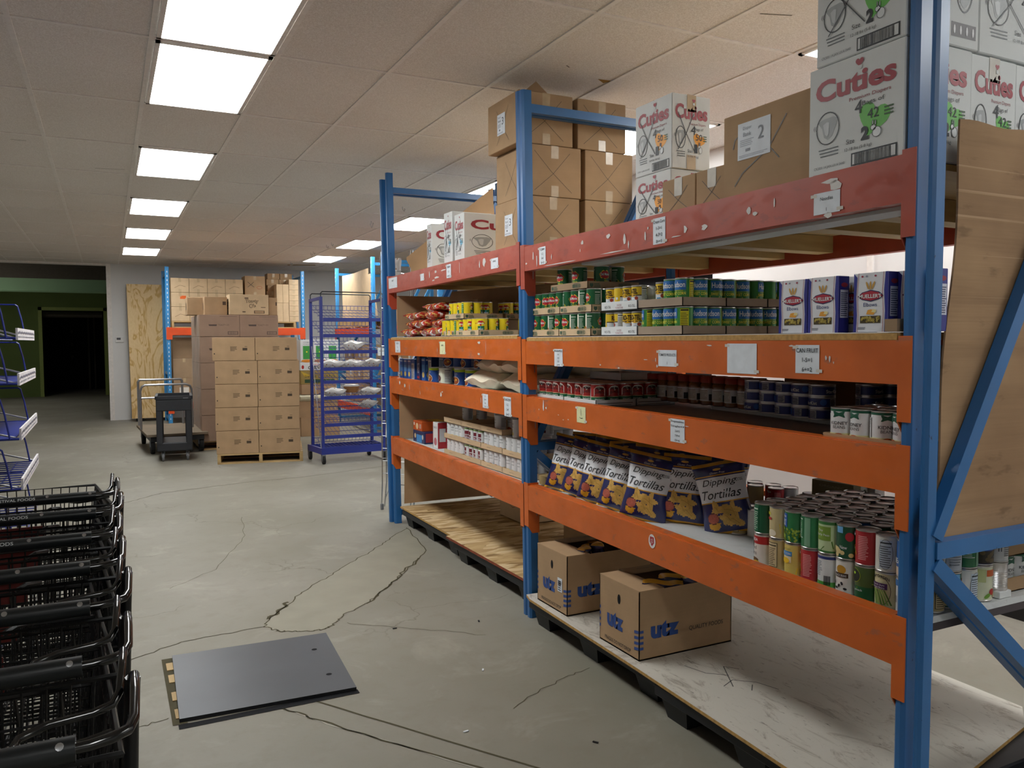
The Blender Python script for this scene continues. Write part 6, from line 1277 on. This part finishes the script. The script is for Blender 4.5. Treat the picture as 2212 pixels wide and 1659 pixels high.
# ================================================================== CARTS AND WIRE RACKS
def lerp(a, b, t): return tuple(a[i]+(b[i]-a[i])*t for i in range(3))
def cart_proto():
    t = thing('shopping_cart', 'black wire shopping cart', 'shopping cart')
    X0, X1 = -.545, .005      # basket rim at the handle end
    B = dict(a=(X0, .05, .955), b=(X1, .05, .955), c=(X1-.05, .86, .90), d=(X0+.05, .86, .90), e=(X0+.03, .10, .52), f=(X1-.03, .10, .52), g=(X1-.085, .80, .56), h=(X0+.085, .80, .56))
    mb = MB(); M_ = 'cart_black'
    mb.tube([B['a'], B['b'], B['c'], B['d']], .0055, M_, 6, closed=True); mb.tube([B['e'], B['f'], B['g'], B['h']], .004, M_, 5, closed=True)
    def wall(p, q, r, s, nv, nh):
        for i in range(nv+1): mb.tube([lerp(p, q, i/nv), lerp(s, r, i/nv)], .0022, M_, 4, cap=False)
        for j in range(1, nh): mb.tube([lerp(p, s, j/nh), lerp(q, r, j/nh)], .0026 if j == 1 else .0022, M_, 4, cap=False)
    wall(B['b'], B['c'], B['g'], B['f'], 22, 8); wall(B['a'], B['d'], B['h'], B['e'], 16, 6); wall(B['c'], B['d'], B['h'], B['g'], 14, 6)
    wall(B['e'], B['h'], B['g'], B['f'], 14, 10); wall(B['a'], B['b'], B['f'], B['e'], 16, 7)
    mb.build('basket', t)
    mb = MB(); mb.tube([(-.50, -.005, 1.0), (-.045, -.005, 1.0)], .0165, 'black_grip', 16)
    S = Func(lambda x, y, o: Vector((x, -.005-(.0165+o)*math.cos(y/.0165+.5), 1.0+(.0165+o)*math.sin(y/.0165+.5))))
    mb.text(S, 'FESTIVAL FOODS', -.275, -.004, .0085, C('C8CCCC'), .112, 'c', 1, .01); mb.text(S, '4208', -.36, -.004, .0085, C('C8CCCC'), None, 'c', 1, .01)
    for x in (-.185, -.062): mb.ell(S, x, .004, .005, .005, 'chrome', 2, 10)
    mb.build('handle', t, smooth=40)
    for sx, nm in ((1, 'r'), (-1, 'l')):
        f_ = lambda x: (x if sx > 0 else -.54-x)
        mb = MB(); c_ = 'black_chrome'
        mb.tube([(f_(-.05), -.005, 1.0), (f_(-.03), -.004, 1.0), (f_(-.005), .0, 1.002), (f_(.015), .012, 1.004), (f_(.022), .035, 1.008), (f_(.024), .09, 1.022), (f_(.024), .13, 1.03), (f_(.022), .15, 1.02)], .0075, c_, 10)
        pts = [(-.005, .055, .985), (-.06, .045, .978), (-.10, .052, .974), (-.125, .075, .974), (-.12, .105, .978), (-.085, .125, .982), (-.03, .13, .985), (-.005, .137, .99), (.004, .155, 1.0), (.008, .20, 1.02), (.010, .235, 1.032), (.010, .25, 1.02)]
        mb.tube([(f_(a), b, c) for a, b, c in pts], .0062, c_, 8)
        mb.tube([(f_(.022), .15, 1.02), (f_(.018), .155, .95), (f_(.006), .17, .60), (f_(-.0), .2, .30), (f_(-.01), .12, .16)], .011, 'cart_black', 8)
        mb.build('side_bracket', t, smooth=50)
    mb = MB()   # folding child seat
    for k in range(7): mb.tube([(-.47+.065*k, .09, .93), (-.47+.065*k, .22, .76)], .0025, 'cart_black', 4, cap=False)
    mb.tube([(-.49, .085, .935), (-.05, .085, .935)], .004, 'cart_black', 5); mb.tube([(-.49, .225, .76), (-.05, .225, .76)], .004, 'cart_black', 5)
    mb.box(-.34, .075, .83, -.20, .079, .90, 'seat_red'); mb.tube([(-.20, .09, .94), (-.18, .10, .95), (-.155, .13, .945), (-.16, .16, .93)], .006, 'cart_black', 6)
    mb.build('child_seat', t)
    mb = MB()
    for sx in (-1, 1):
        xa = -.27+sx*.23; xb = -.27+sx*.17
        mb.tube([(xa, .17, .5), (xa, .12, .17), (xa, .16, .14), (xb, .85, .15), (xb, .88, .17)], .011, 'cart_black', 8); mb.tube([(xa, .2, .50), (xb, .78, .55)], .009, 'cart_black', 6)
    mb.tube([(-.50, .16, .15), (-.04, .16, .15)], .01, 'cart_black', 6); mb.tube([(-.44, .85, .15), (-.10, .85, .15)], .01, 'cart_black', 6)
    for k in range(8): mb.tube([(-.46+.054*k, .16, .16), (-.41+.040*k, .85, .16)], .003, 'cart_black', 4, cap=False)
    mb.build('frame', t)
    for x, y in ((-.50, .12), (-.04, .12), (-.44, .86), (-.10, .86)):
        mb = MB(); mb.lathe([(.02, -.016), (.062, -.014), (.064, 0), (.062, .014), (.02, .016)], 'black_rubber', 18, (x, y, .064), 'x'); mb.box(x-.02, y-.03, .062, x-.017, y+.03, .15, 'cart_black'); mb.box(x+.017, y-.03, .062, x+.02, y+.03, .15, 'cart_black'); mb.box(x-.02, y-.03, .14, x+.02, y+.03, .15, 'cart_black'); mb.build('caster', t)
    return t
flat('seat_red', '5A1A14', .5)
C0 = cart_proto(); CLn = ('farthest in the nested row, marked 4208 FESTIVAL FOODS', 'second farthest in the nested row, with FESTIVAL FOODS on its grip', 'third farthest in the nested row', 'middle one of the seven nested', 'third nearest in the nested row', 'second nearest in the nested row', 'nearest one, at the lower left corner')
for i, y in enumerate((3.01, 2.70, 2.365, 2.05, 1.74, 1.425, 1.135)):
    c_ = C0 if i == 0 else dup(C0, (0, 0, 0)); c_.location = (-.002+.004*math.sin(i*2), y, 0); c_.rotation_euler = (0, 0, R((1.0, -.5, .6, 0, -.4, .5, -.8)[i])); tag(c_, 'black wire shopping cart, %s' % CLn[i], 'shopping cart', 'nested shopping carts')
# blue wire display rack, cut by the left edge
t = thing('display_rack', 'blue wire display rack with white price strips, cut by the left edge', 'display rack', (-.31, 3.90, 0))
for zi, z in enumerate((1.55, 1.36, 1.13, .92, .70)):
    mb = MB(); zc = z-.02; D_ = .9
    if zi in (1, 2): mb.box(-.75, 0, zc-.004, -.045, D_, zc, 'navy_paint')
    else:
        for k in range(14): mb.tube([(-.75, D_*k/13, zc), (-.04, D_*k/13, zc)], .0028, 'navy_paint', 4, cap=False)
        for x in (-.7, -.4, -.12): mb.tube([(x, 0, zc-.005), (x, D_, zc-.005)], .004, 'navy_paint', 4)
    mb.tube([(-.75, 0, zc), (-.03, 0, zc), (-.03, D_, zc), (-.75, D_, zc)], .005, 'navy_paint', 6); mb.build('shelf', t)
    for y in (.0, D_-.02):
        mb = MB(); mb.tube([(-.06, y, zc), (-.075, y, zc+.10), (-.09, y, zc+.165), (-.10, y, zc+.172), (-.75, y, zc+.175)], .0042, 'navy_paint', 6); mb.build('end_loop', t)
        mb = MB(); mb.tube([(-.03, y+.02, zc), (-.40, y+.02, zc+.11), (-.75, y+.02, zc+.2)], .0045, 'chrome_dull', 5); mb.build('stay', t)
    if zi < 4:
        mb = MB(); mb.box(-.028, .02, z-.028, -.020, D_-.03, z+.022, 'strip_white'); S = Plane((-.0195, .02, z-.028), (0, 1, 0), (0, 0, 1)); r3 = random.Random(zi)
        for k in range(22): mb.rect(S, .01+.037*k, .028 if k % 3 else .024, .024, .010, C('77788A'), 1); mb.rect(S, .012+.037*k, .010, .020*r3.random()+.006, .007, C('9092A0'), 1)
        mb.build('price_strip', t)
for y in (.12, .78):
    mb = MB(); mb.box(-.80, y-.02, 0, -.76, y+.02, 1.95, 'navy_paint'); mb.box(-.80, y-.02, 0, -.2, y+.02, .04, 'navy_paint'); mb.build('upright_post', t)
# bread rack on casters
t = thing('bread_rack', 'tall navy blue wire bread rack on casters with tilted shelves', 'bread rack', (2.345, 9.87, 0), R(1.5))
W_, D_ = .79, .50
for x, y in ((0, 0), (W_, 0), (0, D_), (W_, D_)): mb = MB(); mb.box(x-.017, y-.017, .18, x+.017, y+.017, 2.05, 'navy_paint'); mb.build('upright_post', t)
mb = MB(); mb.box(-.03, -.035, .12, W_+.03, -.005, .20, 'navy_paint'); mb.box(-.06, D_, .12, W_+.03, D_+.035, .19, 'navy_paint'); mb.bar((-.015, -.02, .16), (-.045, D_+.02, .155), .03, .075, 'navy_paint'); mb.bar((W_+.015, -.02, .16), (W_+.015, D_+.02, .155), .03, .075, 'navy_paint'); mb.build('base_frame', t)
for x in (0, W_): mb = MB(); mb.bar((x, -.02, 2.04), (x, D_+.02, 2.03), .03, .035, 'navy_paint'); mb.build('top_rail', t)
for y in (0, D_): mb = MB(); mb.tube([(0, y, 2.04), (0, y, 2.10), (.02, y, 2.12), (W_-.02, y, 2.12), (W_, y, 2.10), (W_, y, 2.04)], .007, 'black_plastic', 8); mb.build('top_hoop', t)
for z in (1.79, 1.59, 1.39, 1.18, 1.02, .825, .65, .49, .34, .20):
    bk = .13 if z > .25 else .02; mb = MB()
    for k in range(16): x = .02+(W_-.04)*k/15; mb.tube([(x, 0, z), (x, D_, z+bk), (x, D_+.0, z+bk+.05)], .0028, 'rod_blue', 4, cap=False)
    for q in (0, .35, .7, 1): mb.tube([(.0, D_*q, z-.006+bk*q), (W_, D_*q, z-.006+bk*q)], .0035, 'navy_paint', 4)
    mb.tube([(0, D_, z+bk+.05), (W_, D_, z+bk+.05)], .0035, 'navy_paint', 4)
    for x in (.0, W_): mb.tube([(x, .0, z+.05), (x, D_, z+bk+.08)], .003, 'rod_blue', 4)
    mb.build('wire_shelf', t); mb = MB(); mb.box(.02, -.022, z-.03, W_-.0, -.014, z+.012, 'navy_paint'); mb.build('front_rail', t)
mb = MB(); mb.tube([(-.02, .40, 1.45), (-.025, -.005, .19)], .005, 'chrome_dull', 6); mb.build('side_rod', t)
for x, y in ((-.0, -.0), (-.04, D_), (W_, .02), (W_-.05, D_)):
    mb = MB(); mb.lathe([(.015, -.016), (.05, -.015), (.052, 0), (.05, .015), (.015, .016)], 'black_rubber', 18, (x, y-.02, .052), 'x'); mb.lathe([(.02, -.0175), (.025, -.0175)], 'caster_grey', 12, (x, y-.02, .052), 'x')
    mb.box(x-.022, y-.04, .05, x-.018, y+.02, .115, 'caster_grey'); mb.box(x+.018, y-.04, .05, x+.022, y+.02, .115, 'caster_grey'); mb.box(x-.022, y-.04, .105, x+.022, y+.03, .12, 'caster_grey'); mb.build('caster', t)
flat('pack_white', 'E8E6E2', .2, 0, .7); flat('pack_brown', '9A6A3C', .5)
pk = [(2.78, 10.02, 1.47, .26, 'flat white bread pack on the third shelf of the bread rack'), (2.50, 9.98, 1.235, .30, 'white bread pack at the left of the fourth shelf'), (2.76, 9.98, 1.235, .26, 'white bread pack in the middle of the fourth shelf'), (3.02, 9.98, 1.25, .22, 'tall white bread pack at the right of the fourth shelf'),
      (2.52, 9.98, .885, .26, 'clear bread pack at the left of the sixth shelf'), (2.98, 9.98, .885, .26, 'clear bread pack at the right of the sixth shelf'), (2.98, 10.05, .72, .2, 'bread pack at the right of the seventh shelf')]
pm = pillow(1, .30, .09, lambda x, z, s: 'pack_brown' if math.sin(23*x+1)*math.sin(50*z) > .8 else 'pack_white', 16, 14, .12, 4); PK = pm.build('bread_pack', smooth=80)
for i, (x, y, z, w_, l) in enumerate(pk):
    c_ = PK if i == 0 else dup(PK, (0, 0, 0)); c_.scale = (w_, 1, 1.2 if i == 3 else .8); c_.location = (x-.12, y-.06, z+.035); c_.rotation_euler = (R(90+14), 0, R(180)); c_.location = (x, y-.09, z+.02); tag(c_, l, 'bread')
t = thing('bread_tub', 'round clear tub of rolls with white lid on the sixth shelf of the bread rack', 'tub', (2.755, 10.03, .87)); mb = MB(); mb.lathe([(.07, 0), (.095, .05), (.10, .075)], 'pack_brown', 22); mb.build('bowl', t, smooth=40); mb = MB(); mb.lathe([(.105, .075), (.105, .085), (.08, .10)], 'pack_white', 22); mb.build('lid', t, smooth=40)
t = thing('price_card', 'white price card clipped to the right front of the bread rack', 'sign', (3.10, 9.84, 1.33)); mb = MB(); mb.box(-.055, 0, 0, .055, .002, .10, 'paper'); mb.text(Plane((-.05, -.001, .0), (1, 0, 0), (0, 0, 1)), 'BAKERY', .05, .05, .014, BLK, .07, 'c', 1); mb.build('card', t); mb = MB(); mb.box(-.012, -.004, .10, .012, .006, .125, 'chrome_dull'); mb.build('clip', t)
# chrome wire display stand between the rack and the bread rack
t = thing('wire_stand', 'tall chrome wire display stand with looped feet behind the far blue upright', 'display stand')
P0, P1 = (2.165, 6.94), (2.36, 6.72)
for (a, b) in ((P0, .0), (P1, .0)):
    for o in (0, .022): mb = MB(); mb.tube([(a[0]+o, a[1]-o, .06), (a[0]+o*.3, a[1]-o*.3, .03), (a[0]+o, a[1]-o, .12), (a[0]+o, a[1]-o, 2.28)] if 0 else [(a[0]+o, a[1]-o, .03), (a[0]+o*1.5+.01, a[1]-o, .25), (a[0]+o+.02, a[1]-o, 2.3)], .006, 'chrome', 7); mb.build('upright_rod', t)
for k in range(17):
    z = .33+.112*k; mb = MB(); mb.tube([(P0[0]+.01, P0[1], z), (P1[0], P1[1], z-.0)], .003, 'chrome_dull', 5)
    if k % 3 == 1: mb.tube([(P0[0]+.01, P0[1], z+.02), (P0[0]+.30, P0[1]+.12, z+.0), (P1[0]+.28, P1[1]+.05, z)], .0035, 'chrome', 5)
    mb.build('rung', t)
mb = MB(); mb.tube([(P0[0]+.03, P0[1]-.02, .10), (P0[0]+.06, P0[1]-.05, .20), (P0[0]+.12, P0[1]-.12, .235), (P1[0], P1[1], .235)], .005, 'chrome', 6); mb.build('foot_loop', t)
mb = MB(); mb.lathe([(.014, 0), (.016, .05), (.012, .055)], 'caster_grey', 10, (P0[0]+.005, P0[1], 0)); mb.build('rubber_foot', t)
for i, (z, l) in enumerate(((2.03, 'clear wrapped pack hanging near the top of the chrome stand'), (1.16, 'silvery wrapped pack in the middle of the chrome stand'))):
    c_ = dup(PK, (0, 0, 0)); c_.name = 'wrapped_pack'; c_.scale = (.16, 1, .7); c_.location = (2.27, 6.86, z); c_.rotation_euler = (0, 0, R(-40)); tag(c_, l, 'pack')
for i, (z0, z1_, l) in enumerate(((1.47, 1.92, 'white hose hanging from the upper chrome stand'), (.66, 1.22, 'looped white hose hanging from the lower chrome stand'))):
    mb = MB(); mb.tube([(2.20, 6.88, z1_), (2.215, 6.87, (z0+z1_)/2), (2.225-.03*i, 6.86, z0)], .011, 'pack_white', 8)
    if i: mb.tube([(2.20, 6.88, z1_), (2.25, 6.84, z1_-.1), (2.26, 6.83, z0+.1), (2.24, 6.85, z0-.03)], .009, 'pack_white', 8)
    tag(mb.build('hose'), l, 'hose')
# flatbed platform truck and black utility cart
t = thing('platform_truck', 'low wooden-decked platform truck with two tubular push handles', 'hand truck', (.44, 11.75, 0), R(3))
mb = MB(); mb.box(0, 0, .24, .78, 1.5, .275, 'truck_deck', b=.004); mb.build('deck', t)
mb = MB(); mb.box(.05, .03, .17, .73, 1.47, .24, 'black_plastic'); mb.build('chassis', t)
for x, y in ((.08, .12), (.70, .12), (.08, 1.36), (.70, 1.36)): mb = MB(); mb.lathe([(.03, -.025), (.095, -.025), (.1, 0), (.095, .025), (.03, .025)], 'black_rubber', 20, (x, y, .1), 'x'); mb.box(x-.035, y-.04, .1, x-.028, y+.04, .18, 'caster_grey'); mb.build('caster', t)
mb = MB(); mb.tube([(.03, 1.40, .27), (.03, 1.42, .92), (.05, 1.42, .95), (.62, 1.42, .95), (.64, 1.42, .92), (.64, 1.40, .27)], .018, 'chrome_dull', 8); mb.build('push_handle', t, smooth=40)
mb = MB(); mb.tube([(.0, .75, .27), (-.0, .75, .82), (.02, .75, .88), (.06, .75, .905), (.60, .75, .905), (.66, .75, .88), (.68, .75, .82), (.68, .75, .27)], .016, 'chrome_dull', 8); mb.tube([(.0, .75, .72), (.68, .75, .72)], .013, 'chrome_dull', 8); mb.build('push_handle', t, smooth=40)
t = thing('utility_cart', 'black plastic utility cart standing in front of the platform truck', 'utility cart', (.525, 11.02, 0), R(-4))
w_ = .42; mb = MB(); pc = 'cart_grey_black'; flat(pc, '2A2C31', .5, 0, .4)
mb.box(0, 0, .76, w_, .70, .79, pc); mb.box(-.01, -.01, .79, w_+.01, .02, .83, pc); mb.box(-.01, .68, .79, w_+.01, .71, .83, pc); mb.box(-.01, -.01, .79, .02, .71, .83, pc); mb.box(w_-.02, -.01, .79, w_+.01, .71, .83, pc); mb.box(0, -.005, .64, w_, .03, .78, pc, b=.01); mb.build('top_tray', t)
mb = MB(); mb.rect(Plane((w_-.10, -.0115, .80), (1, 0, 0), (0, 0, 1)), 0, 0, .06, .008, 'caster_grey', 2); mb.build('badge', t)
mb = MB(); mb.box(0, 0, .13, w_, .70, .24, pc, b=.012); mb.build('bottom_tray', t)
for x in (0, w_-.075):
    for y in (0, .63): mb = MB(); mb.box(x, y, .2, x+.075, y+.07, .70, pc, b=.01); mb.build('leg', t)
for x, y in ((.07, .07), (w_-.06, .07), (.07, .63), (w_-.06, .63)): mb = MB(); mb.lathe([(.02, -.014), (.052, -.013), (.055, 0), (.052, .013), (.02, .014)], 'caster_grey', 16, (x, y, .055), 'x'); mb.box(x-.02, y-.025, .055, x-.016, y+.025, .135, 'caster_grey'); mb.box(x+.016, y-.025, .055, x+.02, y+.025, .135, 'caster_grey'); mb.build('caster', t)
# one object for the cans that stand out of sight behind the counted rows
sm = MB()
for (x, y, z, r_, h_, mt_) in STUFF: sm.lathe([(r_*.93, 0, 'can_metal'), (r_, .004, mt_), (r_, h_-.004, 'can_metal'), (r_-.002, h_, 'can_metal'), (r_-.003, h_-.003, 'can_metal')], 'can_metal', 14, (x, y, z))
so = sm.build('food_cans', smooth=35); tag(so, 'remaining food cans packed behind the counted front rows on all rack shelves', 'cans', kind='stuff')
